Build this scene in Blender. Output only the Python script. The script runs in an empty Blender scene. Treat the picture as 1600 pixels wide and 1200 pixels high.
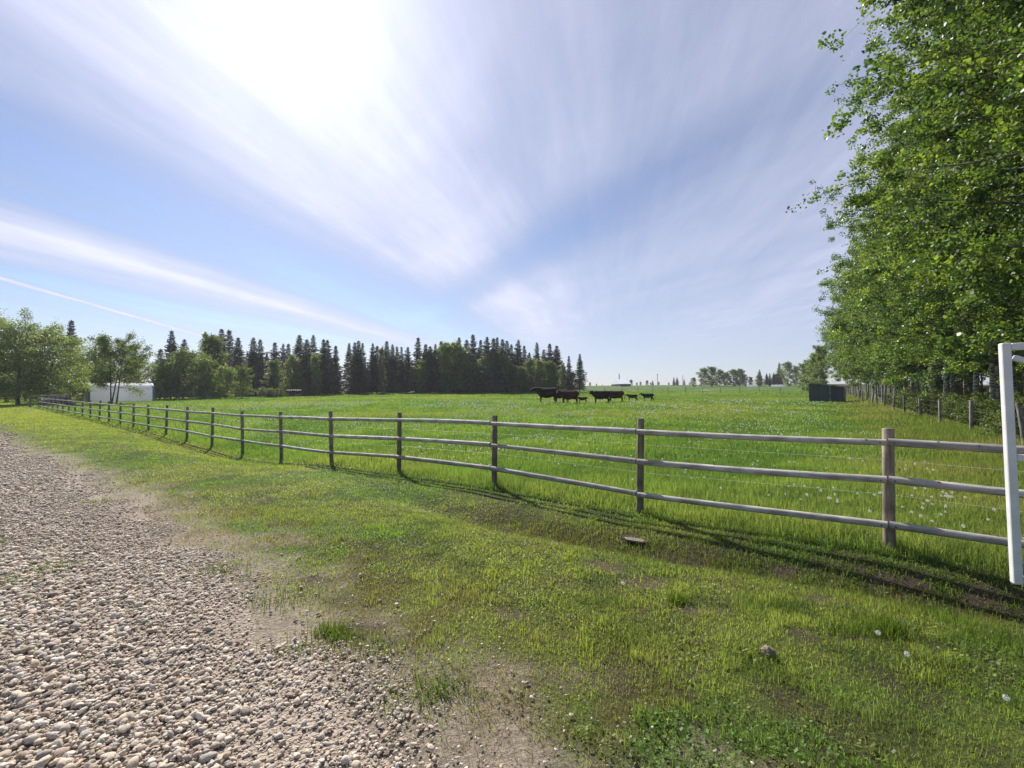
import bpy, math
import numpy as np
from mathutils import Vector, Matrix

rng = np.random.default_rng(7)
SC = bpy.context.scene
COL = SC.collection
R = math.radians

# ------------------------------------------------------------------ camera
F = 733.0                      # focal length in pixels of a 1600 px wide frame
cam_d = bpy.data.cameras.new("camera")
cam = bpy.data.objects.new("camera", cam_d)
COL.objects.link(cam)
cam_d.sensor_width = 36.0
cam_d.lens = F / 1600.0 * 36.0
cam_d.clip_start = 0.05
cam_d.clip_end = 3000.0
cam.location = (0, 0, 1.70)
cam.rotation_euler = (R(90 + 1.17), 0, 0)
SC.camera = cam

# ------------------------------------------------------------------ light
SUN_EL, SUN_AZ = R(40.0), R(-25.5)        # azimuth from +Y towards +X
sun_dir = Vector((math.sin(SUN_AZ) * math.cos(SUN_EL), math.cos(SUN_AZ) * math.cos(SUN_EL), math.sin(SUN_EL)))
sl = bpy.data.lights.new("sun", 'SUN')
sl.energy = 5.0
sl.angle = R(0.6)
sl.color = (1.0, 0.95, 0.87)
so = bpy.data.objects.new("sun", sl)
COL.objects.link(so)
so.rotation_euler = sun_dir.to_track_quat('Z', 'Y').to_euler()
so.location = (0, 0, 40)

SC.view_settings.view_transform = 'Standard'
SC.view_settings.look = 'None'
SC.view_settings.exposure = 0.47
SC.view_settings.gamma = 1.0
SC.view_settings.use_curve_mapping = False


class NT:
    """tiny node-tree helper"""
    def __init__(self, tree):
        self.t = tree
        tree.nodes.clear()

    def n(self, kind, **kw):
        nd = self.t.nodes.new(kind)
        for k, v in kw.items():
            setattr(nd, k, v)
        return nd

    def link(self, a, b):
        self.t.links.new(a, b)

    def put(self, sock, v):
        if isinstance(v, bpy.types.NodeSocket):
            self.link(v, sock)
        else:
            sock.default_value = v

    def m(self, op, a, b=None, c=None, clamp=False):
        nd = self.n('ShaderNodeMath', operation=op, use_clamp=clamp)
        self.put(nd.inputs[0], a)
        if b is not None:
            self.put(nd.inputs[1], b)
        if c is not None:
            self.put(nd.inputs[2], c)
        return nd.outputs[0]

    def mix(self, f, a, b, blend='MIX'):
        nd = self.n('ShaderNodeMix', data_type='RGBA', blend_type=blend)
        self.put(nd.inputs[0], f)
        self.put(nd.inputs[6], a)
        self.put(nd.inputs[7], b)
        return nd.outputs[2]

    def noise(self, vec, scale, detail=4.0, rough=0.55):
        nd = self.n('ShaderNodeTexNoise')
        if vec is not None:
            self.link(vec, nd.inputs['Vector'])
        nd.inputs['Scale'].default_value = scale
        nd.inputs['Detail'].default_value = detail
        nd.inputs['Roughness'].default_value = rough
        return nd.outputs[0]

    def ramp(self, f, stops, interp='LINEAR'):
        nd = self.n('ShaderNodeValToRGB')
        nd.color_ramp.interpolation = interp
        el = nd.color_ramp.elements
        while len(el) > 1:
            el.remove(el[-1])
        for i, (p, c) in enumerate(stops):
            if not isinstance(c, tuple):
                c = (c, c, c, 1)
            if len(c) == 3:
                c = c + (1,)
            e = el[0] if i == 0 else el.new(p)
            e.position = p
            e.color = c
        self.put(nd.inputs[0], f)
        return nd.outputs[0]


# ------------------------------------------------------------------ sky
W = bpy.data.worlds.new("World")
SC.world = W
W.use_nodes = True
T = NT(W.node_tree)
SKY_STRENGTH = 0.10
tc = T.n('ShaderNodeTexCoord')
nrm = T.n('ShaderNodeVectorMath', operation='NORMALIZE')
T.link(tc.outputs['Generated'], nrm.inputs[0])
D = nrm.outputs[0]
sep = T.n('ShaderNodeSeparateXYZ')
T.link(D, sep.inputs[0])
zc = T.m('MAXIMUM', sep.outputs[2], 0.025)
u = T.m('DIVIDE', sep.outputs[0], zc)       # position on the high cloud sheet
v = T.m('DIVIDE', sep.outputs[1], zc)
sky = T.n('ShaderNodeTexSky', sky_type='NISHITA')
sky.sun_disc = False
sky.sun_elevation = SUN_EL
sky.sun_rotation = SUN_AZ
sky.altitude = 700
sky.air_density = 1.0
sky.dust_density = 0.6
sky.ozone_density = 2.0
w0 = T.m('SUBTRACT', u, T.m('MULTIPLY', T.m('SUBTRACT', v, 3.0), 0.2))
comb = T.n('ShaderNodeCombineXYZ')
T.link(T.m('MULTIPLY', w0, 0.8), comb.inputs[0])
T.link(T.m('MULTIPLY', v, 0.16), comb.inputs[1])
comb.inputs[2].default_value = 3.3
warp = T.noise(comb.outputs[0], 0.9, 3.0, 0.5)
fib = T.noise(comb.outputs[0], 2.6, 10.0, 0.68)
comb2 = T.n('ShaderNodeCombineXYZ')
T.link(T.m('ADD', T.m('MULTIPLY', u, 0.30), T.m('MULTIPLY', v, 0.55)), comb2.inputs[0])
T.link(T.m('SUBTRACT', T.m('MULTIPLY', u, 1.3), T.m('MULTIPLY', v, -0.55)), comb2.inputs[1])
fib2 = T.noise(comb2.outputs[0], 1.3, 6.0, 0.6)
w = T.m('ADD', w0, T.m('MULTIPLY', T.m('SUBTRACT', warp, 0.5), 0.75))
wf = T.m('MULTIPLY_ADD', w, 0.1, 0.6, clamp=True)          # -6..4 -> 0..1


def wp(x):
    return (x + 6.0) / 10.0


cover = T.ramp(wf, [(wp(-6), .30), (wp(-4.9), .16), (wp(-4.25), .12), (wp(-3.75), .62), (wp(-3.2), .95), (wp(-2.75), .66),
                    (wp(-2.4), .16), (wp(-1.95), .05), (wp(-1.55), .20), (wp(-1.2), .42), (wp(-0.85), .76), (wp(-0.35), .86),
                    (wp(0.0), .74), (wp(0.35), .58), (wp(1.2), .58), (wp(2.2), .66), (wp(4), .62)], 'EASE')
# a clear lane across the right half and an old contrail low on the left
q = T.m('SUBTRACT', T.m('ADD', u, T.m('MULTIPLY', v, 0.45)), 1.63)
lane = T.m('EXPONENT', T.m('MULTIPLY', T.m('POWER', T.m('DIVIDE', q, 0.30), 2.0), -1.0))
lane = T.m('MULTIPLY', lane, T.ramp(T.m('MULTIPLY', v, 0.1), [(.10, 0.0), (.18, .55), (.30, 1.0), (.45, 1.0), (.65, 0.0)]))
cover = T.m('SUBTRACT', cover, T.m('MULTIPLY', lane, 0.40))
q2 = T.m('ADD', T.m('ADD', u, T.m('MULTIPLY', v, 0.235)), 3.48)
q2 = T.m('ADD', q2, T.m('MULTIPLY', T.m('SUBTRACT', fib, 0.5), 0.12))
trail = T.m('EXPONENT', T.m('MULTIPLY', T.m('POWER', T.m('DIVIDE', q2, 0.075), 2.0), -1.0))
trail = T.m('MULTIPLY', trail, T.m('LESS_THAN', u, -2.2))
cover = T.m('ADD', cover, T.m('MULTIPLY', trail, 0.75))
comb3 = T.n('ShaderNodeCombineXYZ')
T.link(T.m('ADD', T.m('MULTIPLY', w0, 2.2), T.m('MULTIPLY', warp, 1.6)), comb3.inputs[0])
T.link(T.m('MULTIPLY', v, 0.22), comb3.inputs[1])
comb3.inputs[2].default_value = 8.1
fine = T.noise(comb3.outputs[0], 4.0, 9.0, 0.66)
streak = T.m('ADD', T.m('MULTIPLY', T.m('SUBTRACT', fib, 0.5), T.ramp(wf, [(wp(-1), .70), (wp(1.2), .28)])), T.m('ADD', T.m('MULTIPLY', T.m('SUBTRACT', fib2, 0.5), 0.34), T.m('MULTIPLY', T.m('SUBTRACT', fine, 0.5), 0.30)))
cover = T.m('ADD', cover, streak, clamp=True)
# towards the horizon the sheet thins into an even veil
far = T.ramp(T.m('MULTIPLY', v, 0.05), [(.0, 0.0), (.30, 0.0), (.62, .8), (1.0, 1.0)])
cover = T.mix(far, cover, (.50, .50, .50, 1))
# the half of the sky behind the camera, away from the sun, is nearly clear
cover = T.m('MULTIPLY', cover, T.ramp(T.m('MULTIPLY_ADD', sep.outputs[1], 0.5, 0.5), [(.35, .10), (.62, 1.0)]))
dotn = T.n('ShaderNodeVectorMath', operation='DOT_PRODUCT')
T.link(D, dotn.inputs[0])
dotn.inputs[1].default_value = sun_dir
cosr = T.m('MAXIMUM', dotn.outputs['Value'], 0.0)
glow = T.m('ADD', T.m('MULTIPLY', T.m('POWER', cosr, 9.0), 0.16), T.m('MULTIPLY', T.m('POWER', cosr, 60.0), 0.38))
cl_k = T.m('MULTIPLY', T.m('ADD', glow, T.m('MULTIPLY_ADD', cover, 0.41, 0.245)), 1.0 / SKY_STRENGTH)
cl_c = T.n('ShaderNodeVectorMath', operation='SCALE')
cl_c.inputs[0].default_value = (0.92, 0.95, 1.18)
T.link(cl_k, cl_c.inputs['Scale'])
skyt = T.mix(1.0, sky.outputs[0], (0.78, 0.79, 0.88, 1), 'MULTIPLY')
final = T.mix(cover, skyt, cl_c.outputs[0])
bg = T.n('ShaderNodeBackground')
bg.inputs['Strength'].default_value = SKY_STRENGTH
T.link(final, bg.inputs['Color'])
out = T.n('ShaderNodeOutputWorld')
T.link(bg.outputs[0], out.inputs[0])

# ------------------------------------------------------------------ helpers


def tag(o, label=None, cat=None, group=None, kind=None):
    if label:
        o['label'] = label
    if cat:
        o['category'] = cat
    if group:
        o['group'] = group
    if kind:
        o['kind'] = kind
    return o


def empty(name, loc=(0, 0, 0), rz=0.0):
    o = bpy.data.objects.new(name, None)
    o.empty_display_size = 0.2
    COL.objects.link(o)
    o.location = loc
    o.rotation_euler = (0, 0, rz)
    return o


def link_mesh(name, me, parent=None, loc=(0, 0, 0), rz=0.0, s=1.0):
    o = bpy.data.objects.new(name, me)
    COL.objects.link(o)
    if parent is not None:
        o.parent = parent
    o.location = loc
    o.rotation_euler = (0, 0, rz)
    if s != 1.0:
        o.scale = (s, s, s)
    return o


def raw_mesh(name, verts, loops, sizes, mat, col=None, smooth=False):
    """verts (N,3), loops flat vertex indices, sizes per polygon"""
    me = bpy.data.meshes.new(name)
    verts = np.ascontiguousarray(verts, dtype=np.float32)
    loops = np.ascontiguousarray(loops, dtype=np.int32).ravel()
    sizes = np.ascontiguousarray(sizes, dtype=np.int32)
    me.vertices.add(len(verts))
    me.vertices.foreach_set('co', verts.ravel())
    me.loops.add(len(loops))
    me.loops.foreach_set('vertex_index', loops)
    me.polygons.add(len(sizes))
    st = np.zeros(len(sizes), np.int32)
    st[1:] = np.cumsum(sizes)[:-1]
    me.polygons.foreach_set('loop_start', st)
    if smooth:
        me.polygons.foreach_set('use_smooth', np.ones(len(sizes), bool))
    if col is not None:
        at = me.color_attributes.new('tint', 'FLOAT_COLOR', 'POINT')
        c4 = np.ones((len(verts), 4), np.float32)
        c4[:, :3] = col
        at.data.foreach_set('color', c4.ravel())
    me.materials.append(mat)
    me.update(calc_edges=True)
    return me


class MB:
    """collects polygons for one mesh"""
    def __init__(self):
        self.v, self.f, self.mi = [], [], []

    def add(self, vs, fs, mi=0):
        k = len(self.v)
        self.v += [tuple(p) for p in vs]
        self.f += [tuple(i + k for i in f) for f in fs]
        self.mi += [mi] * len(fs)
        return self

    def box(self, c, size, mtx=None, mi=0):
        cx, cy, cz = c
        sx, sy, sz = size[0] / 2, size[1] / 2, size[2] / 2
        vs = [Vector((cx + a * sx, cy + b * sy, cz + d * sz)) for a in (-1, 1) for b in (-1, 1) for d in (-1, 1)]
        if mtx is not None:
            vs = [mtx @ p for p in vs]
        fs = [(0, 1, 3, 2), (4, 6, 7, 5), (0, 4, 5, 1), (2, 3, 7, 6), (0, 2, 6, 4), (1, 5, 7, 3)]
        return self.add(vs, fs, mi)

    def tube(self, pts, rad, sides=8, mi=0, wob=0.0, caps=True):
        pts = [Vector(p) for p in pts]
        n = len(pts)
        if not hasattr(rad, '__len__'):
            rad = [rad] * n
        vs, fs = [], []
        d0 = (pts[-1] - pts[0]).normalized()
        up = Vector((0, 0, 1)) if abs(d0.z) < 0.9 else Vector((1, 0, 0))
        for i, p in enumerate(pts):
            d = (pts[min(i + 1, n - 1)] - pts[max(i - 1, 0)]).normalized()
            a = d.cross(up).normalized()
            b = a.cross(d).normalized()
            for k in range(sides):
                an = 2 * math.pi * k / sides
                r = rad[i] * (1 + wob * (rng.random() - .5))
                vs.append(p + a * (math.cos(an) * r) + b * (math.sin(an) * r))
        for i in range(n - 1):
            for k in range(sides):
                k2 = (k + 1) % sides
                fs.append((i * sides + k, i * sides + k2, (i + 1) * sides + k2, (i + 1) * sides + k))
        if caps:
            fs.append(tuple(reversed(range(sides))))
            fs.append(tuple((n - 1) * sides + k for k in range(sides)))
        return self.add(vs, fs, mi)

    def mesh(self, name, mats, smooth=False, bevel=0.0):
        me = bpy.data.meshes.new(name)
        me.from_pydata(self.v, [], self.f)
        if not isinstance(mats, (list, tuple)):
            mats = [mats]
        for m in mats:
            me.materials.append(m)
        me.polygons.foreach_set('material_index', self.mi)
        if smooth:
            me.polygons.foreach_set('use_smooth', [True] * len(self.f))
        me.update()
        if smooth:
            me.set_sharp_from_angle(angle=R(45))
        return me

    def obj(self, name, mats, parent=None, smooth=False, bevel=0.0, loc=(0, 0, 0), rz=0.0):
        o = link_mesh(name, self.mesh(name, mats, smooth), parent, loc, rz)
        if bevel:
            b = o.modifiers.new('bevel', 'BEVEL')
            b.width = bevel
            b.segments = 2
        return o


def hash2(ix, iy, seed):
    h = (ix.astype(np.int64) * 374761393 + iy.astype(np.int64) * 668265263 + seed * 974634777) & 0x7fffffff
    h = ((h ^ (h >> 13)) * 1274126177) & 0x7fffffff
    h = (h ^ (h >> 16)) & 0xffffff
    return h / float(0xffffff)


def vnoise(x, y, seed=0):
    x, y = np.asarray(x, float), np.asarray(y, float)
    ix, iy = np.floor(x), np.floor(y)
    fx, fy = x - ix, y - iy
    fx, fy = fx * fx * (3 - 2 * fx), fy * fy * (3 - 2 * fy)
    a, b = hash2(ix, iy, seed), hash2(ix + 1, iy, seed)
    c, d = hash2(ix, iy + 1, seed), hash2(ix + 1, iy + 1, seed)
    return (a * (1 - fx) + b * fx) * (1 - fy) + (c * (1 - fx) + d * fx) * fy


def fbm(x, y, seed=0, oct=4):
    s, a, t = 0.0, 0.5, 0.0
    for o in range(oct):
        s = s + a * vnoise(np.asarray(x) * 2 ** o, np.asarray(y) * 2 ** o, seed + o * 17)
        t += a
        a *= 0.5
    return s / t


def sst(a, b, x):
    t = np.clip((x - a) / (b - a), 0, 1)
    return t * t * (3 - 2 * t)


# ------------------------------------------------------------------ terrain
P0 = np.array([4.27, 5.35])                  # first rail-fence post
ED = np.array([-0.7725, 0.6349])             # along the rail fence, to the left and away
EN = np.array([-0.6349, -0.7725])            # from the fence towards the driveway
STEP = 3.024
FI = np.array([-4, -1, 0, 1, 2, 3, 4, 5, 6, 7, 8, 9, 10, 12, 14, 18, 24, 40]) * STEP
FB = np.array([-.12, -.10, -.08, -.16, -.12, -.20, -.27, -.48, -.56, -.47, -.42, -.33, -.25, -.2, -.15, 0, .2, .2])


def st(X, Y):
    dx, dy = X - P0[0], Y - P0[1]
    return dx * ED[0] + dy * ED[1], dx * EN[0] + dy * EN[1]


def qw(X, Y):                                # metres to the right of the wire fence below the wood
    return (X - 6.1) * 0.842 - Y * 0.539


def rise(X, Y):
    Yp = np.maximum(Y, 1.0)
    a = X / Yp
    m = np.interp(a, [-1.2, -.8, -.5, -.27, .07, .3, .7, 1.2], [.3, .65, 1.1, 1.75, 1.80, 1.98, 2.20, 2.0])
    s = np.clip((np.minimum(Y, 262) - 15) / 100, 0, None) ** 1.3
    # beyond the crest the land falls away
    return m * s - np.clip(Y - 262, 0, None) * 0.02


def hz(X, Y):
    X, Y = np.asarray(X, float), np.asarray(Y, float)
    s, t = st(X, Y)
    f = rise(X, Y)
    base = np.interp(s, FI, FB) - np.where(Y > 15, rise(P0[0] + ED[0] * s, P0[1] + ED[1] * s), 0)
    z = f + np.where(t >= 0, base * (1 - sst(0.2, 3.2, t)), base * np.exp(np.minimum(t, 0) / 5))
    sw = 0.24 * (1 - sst(3.5, 9.0, s))
    tcn = 1.05 + 0.16 * np.clip(s, -4, 4)
    z = z - sw * np.exp(-((t - tcn) / 0.55) ** 2)
    z = z + 0.03 * (fbm(X * .7, Y * .7, 3, 3) - .5) * sst(60, 20, np.abs(Y)) * np.where((t > 4.6), 0.6, 1.0)
    z = z + 0.10 * (fbm(X * .12, Y * .12, 5, 3) - .5) * sst(0, -6, t)
    return z


def h1(X, Y):
    return float(hz(np.array([X]), np.array([Y]))[0])


def ground_at(px, py):
    """where the sight line through a photo pixel meets the ground"""
    ys = np.geomspace(1.5, 400, 3000)
    xs = (px - 800) / F * ys
    zs = 1.7 - (py - 615) / F * ys
    below = np.nonzero(zs < hz(xs, ys))[0]
    k = below[0] if len(below) else len(ys) - 1
    return xs[k], ys[k]


SOIL = []           # bare patches: x, y, radius across, radius in depth
for px, py, rx, ry in [(715, 815, .16, .13), (790, 828, .17, .10), (812, 848, .16, .10), (985, 840, .16, .14), (945, 885, .22, .14), (1003, 906, .22, .20),
                       (1225, 893, .34, .10), (1150, 905, .22, .09), (1290, 935, .18, .08), (1400, 905, .40, .12), (1520, 935, .35, .12),
                       (1250, 985, .10, .06), (1330, 990, .14, .06), (1100, 950, .20, .06), (798, 955, .16, .12), (560, 985, .22, .16), (500, 905, .25, .15)]:
    x, y = ground_at(px, py)
    SOIL.append((x, y, rx, ry))
x, y = ground_at(1420, 668)
SOIL.append((x, y, 1.5, 1.6))
x, y = ground_at(1330, 628)
SOIL.append((x, y, 1.2, 1.0))


def soil(X, Y):
    m = np.zeros_like(X)
    wx, wy = X + .25 * (fbm(X * 4, Y * 4, 91, 2) - .5), Y + .25 * (fbm(X * 4, Y * 4, 95, 2) - .5)
    for (x, y, rx, ry) in SOIL:
        d = ((wx - x) / rx) ** 2 + ((wy - y) / ry) ** 2
        m = np.maximum(m, np.exp(-d ** 2))
    return m


def edge_t(s):                                # the ragged edge between gravel and lawn
    return 4.95 + .45 * np.exp(-((s - .2) / 1.6) ** 2) + 0.7 * (fbm(s * 0.35, s * 0 + 3.1, 21, 3) - .5) + 0.5 * (fbm(s * 1.4, s * 0 + 9.7, 22, 3) - .5)


def ditch(s, t):
    tcn = 1.15 + 0.16 * np.clip(s, -4, 4)
    return np.exp(-((t - tcn) / 0.75) ** 2) * (1 - sst(2.5, 6.5, s))


# ------------------------------------------------------------------ materials
def new_mat(name):
    m = bpy.data.materials.new(name)
    m.use_nodes = True
    return m, NT(m.node_tree)


def principled(t, **kw):
    p = t.n('ShaderNodeBsdfPrincipled')
    for k, v in kw.items():
        t.put(p.inputs[k], v)
    return p


def finish(t, shader, disp=None):
    o = t.n('ShaderNodeOutputMaterial')
    t.link(shader, o.inputs[0])


def bump(t, h, dist, strength=1.0):
    b = t.n('ShaderNodeBump')
    b.inputs['Strength'].default_value = strength
    b.inputs['Distance'].default_value = dist
    t.link(h, b.inputs['Height'])
    return b.outputs[0]


def leaf_mat(name, trans=0.42, rough=0.45, spec=0.4, ttint=(1.25, 1.15, 0.55), use_obj=True):
    m, t = new_mat(name)
    a = t.n('ShaderNodeAttribute', attribute_name='tint')
    c = a.outputs['Color']
    if use_obj:
        oi = t.n('ShaderNodeObjectInfo')
        k = t.m('MULTIPLY_ADD', oi.outputs['Random'], 0.5, 0.75)
        sc = t.n('ShaderNodeVectorMath', operation='SCALE')
        t.link(c, sc.inputs[0])
        t.link(k, sc.inputs['Scale'])
        c = sc.outputs[0]
    p = principled(t, **{'Base Color': c, 'Roughness': rough, 'Specular IOR Level': spec})
    tr = t.n('ShaderNodeBsdfTranslucent')
    t.link(t.mix(1.0, c, ttint + (1,), 'MULTIPLY'), tr.inputs[0])
    mx = t.n('ShaderNodeMixShader')
    mx.inputs[0].default_value = trans
    t.link(p.outputs[0], mx.inputs[1])
    t.link(tr.outputs[0], mx.inputs[2])
    finish(t, mx.outputs[0])
    return m


M_GRASS = leaf_mat('grass_blades', 0.56, 0.5, 0.35, (1.27, 1.24, 0.74), False)
M_LEAF = leaf_mat('aspen_leaves', 0.55, 0.42, 0.55)
M_NEEDLE = leaf_mat('spruce_needles', 0.35, 0.6, 0.3)


def wood_mat(name, c1, c2, scale=1.0, vertical=False):
    m, t = new_mat(name)
    tc = t.n('ShaderNodeTexCoord')
    oi = t.n('ShaderNodeObjectInfo')
    mp = t.n('ShaderNodeMapping')
    t.link(tc.outputs['Object'], mp.inputs[0])
    mp.inputs['Scale'].default_value = (14 * scale, 14 * scale, 1.2 * scale) if vertical else (1.6 * scale, 1.6 * scale, 22 * scale)
    ad = t.n('ShaderNodeVectorMath', operation='ADD')
    t.link(mp.outputs[0], ad.inputs[0])
    cb = t.n('ShaderNodeCombineXYZ')
    t.link(t.m('MULTIPLY', oi.outputs['Random'], 40.0), cb.inputs[0])
    t.link(cb.outputs[0], ad.inputs[1])
    g = t.noise(ad.outputs[0], 2.0, 8.0, 0.65)
    b = t.noise(tc.outputs['Object'], 3.0, 4.0)
    f = t.ramp(g, [(.36, 0.0), (.62, 1.0)])
    c = t.mix(f, c1 + (1,), c2 + (1,))
    blot = t.ramp(b, [(.33, .50), (.62, 1.14)])
    c = t.mix(1.0, c, blot, 'MULTIPLY')
    k = t.m('MULTIPLY_ADD', oi.outputs['Random'], 0.35, 0.82)
    sc = t.n('ShaderNodeVectorMath', operation='SCALE')
    t.link(c, sc.inputs[0])
    t.link(k, sc.inputs['Scale'])
    vor = t.n('ShaderNodeTexVoronoi')
    t.link(tc.outputs['Object'], vor.inputs['Vector'])
    vor.inputs['Scale'].default_value = 5.0
    knot = t.ramp(vor.outputs['Distance'], [(.05, (.25, .2, .17, 1)), (.085, (1, 1, 1, 1))])
    c = t.mix(1.0, sc.outputs[0], knot, 'MULTIPLY')
    p = principled(t, **{'Base Color': c, 'Roughness': 0.75, 'Specular IOR Level': 0.35})
    t.link(bump(t, g, 0.006, 0.7), p.inputs['Normal'])
    finish(t, p.outputs[0])
    return m


M_RAIL = wood_mat('weathered_rail', (.28, .245, .21), (.50, .465, .42))
M_POST = wood_mat('weathered_post', (.17, .13, .095), (.34, .28, .21), vertical=True)
M_GREYPOST = wood_mat('grey_post', (.18, .16, .14), (.36, .33, .30), vertical=True)


def simple_mat(name, c1, c2=None, scale=4.0, rough=0.8, metal=0.0, spec=0.4, bmp=0.0, detail=5.0):
    m, t = new_mat(name)
    tc = t.n('ShaderNodeTexCoord')
    n = t.noise(tc.outputs['Object'], scale, detail)
    c = t.mix(t.ramp(n, [(.32, 0.0), (.68, 1.0)]), c1 + (1,), (c2 or c1) + (1,))
    p = principled(t, **{'Base Color': c, 'Roughness': rough, 'Metallic': metal, 'Specular IOR Level': spec})
    if bmp:
        t.link(bump(t, n, bmp), p.inputs['Normal'])
    finish(t, p.outputs[0])
    return m


M_GATE = simple_mat('white_enamel', (.80, .80, .80), (.66, .655, .64), 5.0, 0.4, 0, 0.45, 0.002, 9.0)
M_WIRE = simple_mat('galvanised_wire', (.55, .55, .54), (.45, .45, .45), 30, 0.4, 0.6)
M_WHITEWIRE = simple_mat('white_polywire', (.75, .75, .73), None, 30, 0.5)
M_DARK = simple_mat('old_steel', (.06, .055, .05), (.10, .09, .08), 20, 0.6, 0.3)
M_PIPE = simple_mat('pale_pipe', (.45, .46, .45), (.35, .35, .35), 8, 0.5, 0.4)
def fabric_mat():
    m, t = new_mat('white_fabric')
    tc = t.n('ShaderNodeTexCoord')
    n = t.noise(tc.outputs['Object'], .7, 4.0)
    c = t.mix(n, (.84, .85, .88, 1), (.74, .75, .79, 1))
    p = principled(t, **{'Base Color': c, 'Roughness': .6, 'Specular IOR Level': .3})
    tr = t.n('ShaderNodeBsdfTranslucent')
    t.link(c, tr.inputs[0])
    mx = t.n('ShaderNodeMixShader')
    mx.inputs[0].default_value = .62
    t.link(p.outputs[0], mx.inputs[1])
    t.link(tr.outputs[0], mx.inputs[2])
    finish(t, mx.outputs[0])
    return m


M_WHITE = fabric_mat()
M_BLUE = simple_mat('blue_trim', (.10, .19, .27), (.13, .23, .31), 2, 0.6)
M_CREAM = simple_mat('cream_panel', (.62, .58, .48), (.52, .48, .40), 1.5, 0.8)
M_ROOF = simple_mat('white_roof_metal', (.80, .80, .82), (.70, .70, .74), .5, 0.4)
M_BARN = simple_mat('dark_barn_board', (.09, .085, .085), (.13, .12, .12), 1.0, 0.85)
M_ORANGE = simple_mat('orange_roof', (.40, .20, .12), (.32, .16, .10), 1.0, 0.8)
M_COW_BLACK = simple_mat('black_coat', (.010, .009, .010), (.016, .013, .012), 3, 0.75, 0, .2)
M_COW_DARK = simple_mat('dark_brown_coat', (.014, .009, .008), (.036, .018, .012), 2.2, 0.75, 0, .2)
M_COW_RED = simple_mat('red_brown_coat', (.045, .016, .011), (.090, .031, .018), 2.4, 0.75, 0, .2)
M_SOIL = simple_mat('dark_soil', (.045, .035, .026), (.10, .08, .06), 6, 0.95, 0, .1, 0.05)
M_DRY = simple_mat('dry_litter', (.20, .155, .11), (.36, .30, .22), 40, 0.9, 0, .2, 0.02)
M_PUFF = leaf_mat('dandelion_down', 0.5, 0.8, 0.1, (1.0, 1.0, 1.0), False)


def bark_mat(name, c1, c2, scars):
    m, t = new_mat(name)
    tc = t.n('ShaderNodeTexCoord')
    mp = t.n('ShaderNodeMapping')
    t.link(tc.outputs['Object'], mp.inputs[0])
    mp.inputs['Scale'].default_value = (3, 3, 9) if scars else (9, 9, 1.5)
    n = t.noise(mp.outputs[0], 1.4, 5.0, .6)
    lo = t.noise(tc.outputs['Object'], .35, 2.0)
    f = t.ramp(t.m('ADD', n, t.m('MULTIPLY', t.m('SUBTRACT', lo, .5), .6)), [(.40, 0.0), (.56, 1.0)])
    c = t.mix(f, c1 + (1,), c2 + (1,))
    p = principled(t, **{'Base Color': c, 'Roughness': 0.8, 'Specular IOR Level': .3})
    t.link(bump(t, n, 0.02), p.inputs['Normal'])
    finish(t, p.outputs[0])
    return m


M_ASPEN = bark_mat('aspen_bark', (.06, .052, .045), (.42, .40, .36), True)
M_BARK = bark_mat('grey_bark', (.05, .045, .04), (.17, .15, .13), False)


def shed_mat():
    m, t = new_mat('blue_grey_boards')
    tc = t.n('ShaderNodeTexCoord')
    sp = t.n('ShaderNodeSeparateXYZ')
    t.link(tc.outputs['Object'], sp.inputs[0])
    ax = t.m('ADD', sp.outputs[0], sp.outputs[1])
    fr = t.m('FRACT', t.m('MULTIPLY', ax, 4.6))
    gap = t.ramp(fr, [(.0, .25), (.04, .3), (.08, 1.0), (.95, 1.0), (1.0, .3)])
    fl = t.m('FLOOR', t.m('MULTIPLY', ax, 4.6))
    wn = t.n('ShaderNodeTexWhiteNoise', noise_dimensions='1D')
    t.link(fl, wn.inputs['W'])
    n = t.noise(tc.outputs['Object'], 3.0, 6.0)
    c = t.mix(t.m('MULTIPLY_ADD', wn.outputs[0], .7, .15), (.055, .075, .105, 1), (.10, .125, .15, 1))
    c = t.mix(t.m('MULTIPLY', n, .5), c, (.13, .14, .15, 1))
    c = t.mix(1.0, c, gap, 'MULTIPLY')
    p = principled(t, **{'Base Color': c, 'Roughness': .8, 'Specular IOR Level': .3})
    finish(t, p.outputs[0])
    return m


M_SHED = shed_mat()


def ground_mat():
    m, t = new_mat('ground_turf')
    a = t.n('ShaderNodeAttribute', attribute_name='tint')
    g = t.n('ShaderNodeNewGeometry')
    n1 = t.noise(g.outputs['Position'], 1.1, 6.0, .65)
    n2 = t.noise(g.outputs['Position'], 28.0, 5.0, .7)
    n3 = t.noise(g.outputs['Position'], 0.12, 4.0, .6)
    f = t.m('MULTIPLY', t.ramp(n1, [(.3, .72), (.7, 1.25)]), t.ramp(n2, [(.3, .60), (.7, 1.35)]))
    f = t.m('MULTIPLY', f, t.ramp(n3, [(.35, .82), (.65, 1.15)]))
    c = t.n('ShaderNodeVectorMath', operation='SCALE')
    t.link(a.outputs['Color'], c.inputs[0])
    t.link(f, c.inputs['Scale'])
    p = principled(t, **{'Base Color': c.outputs[0], 'Roughness': .95, 'Specular IOR Level': .1})
    t.link(bump(t, t.m('ADD', n2, t.m('MULTIPLY', n1, 2.0)), 0.03), p.inputs['Normal'])
    finish(t, p.outputs[0])
    return m


M_GROUND = ground_mat()


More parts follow.
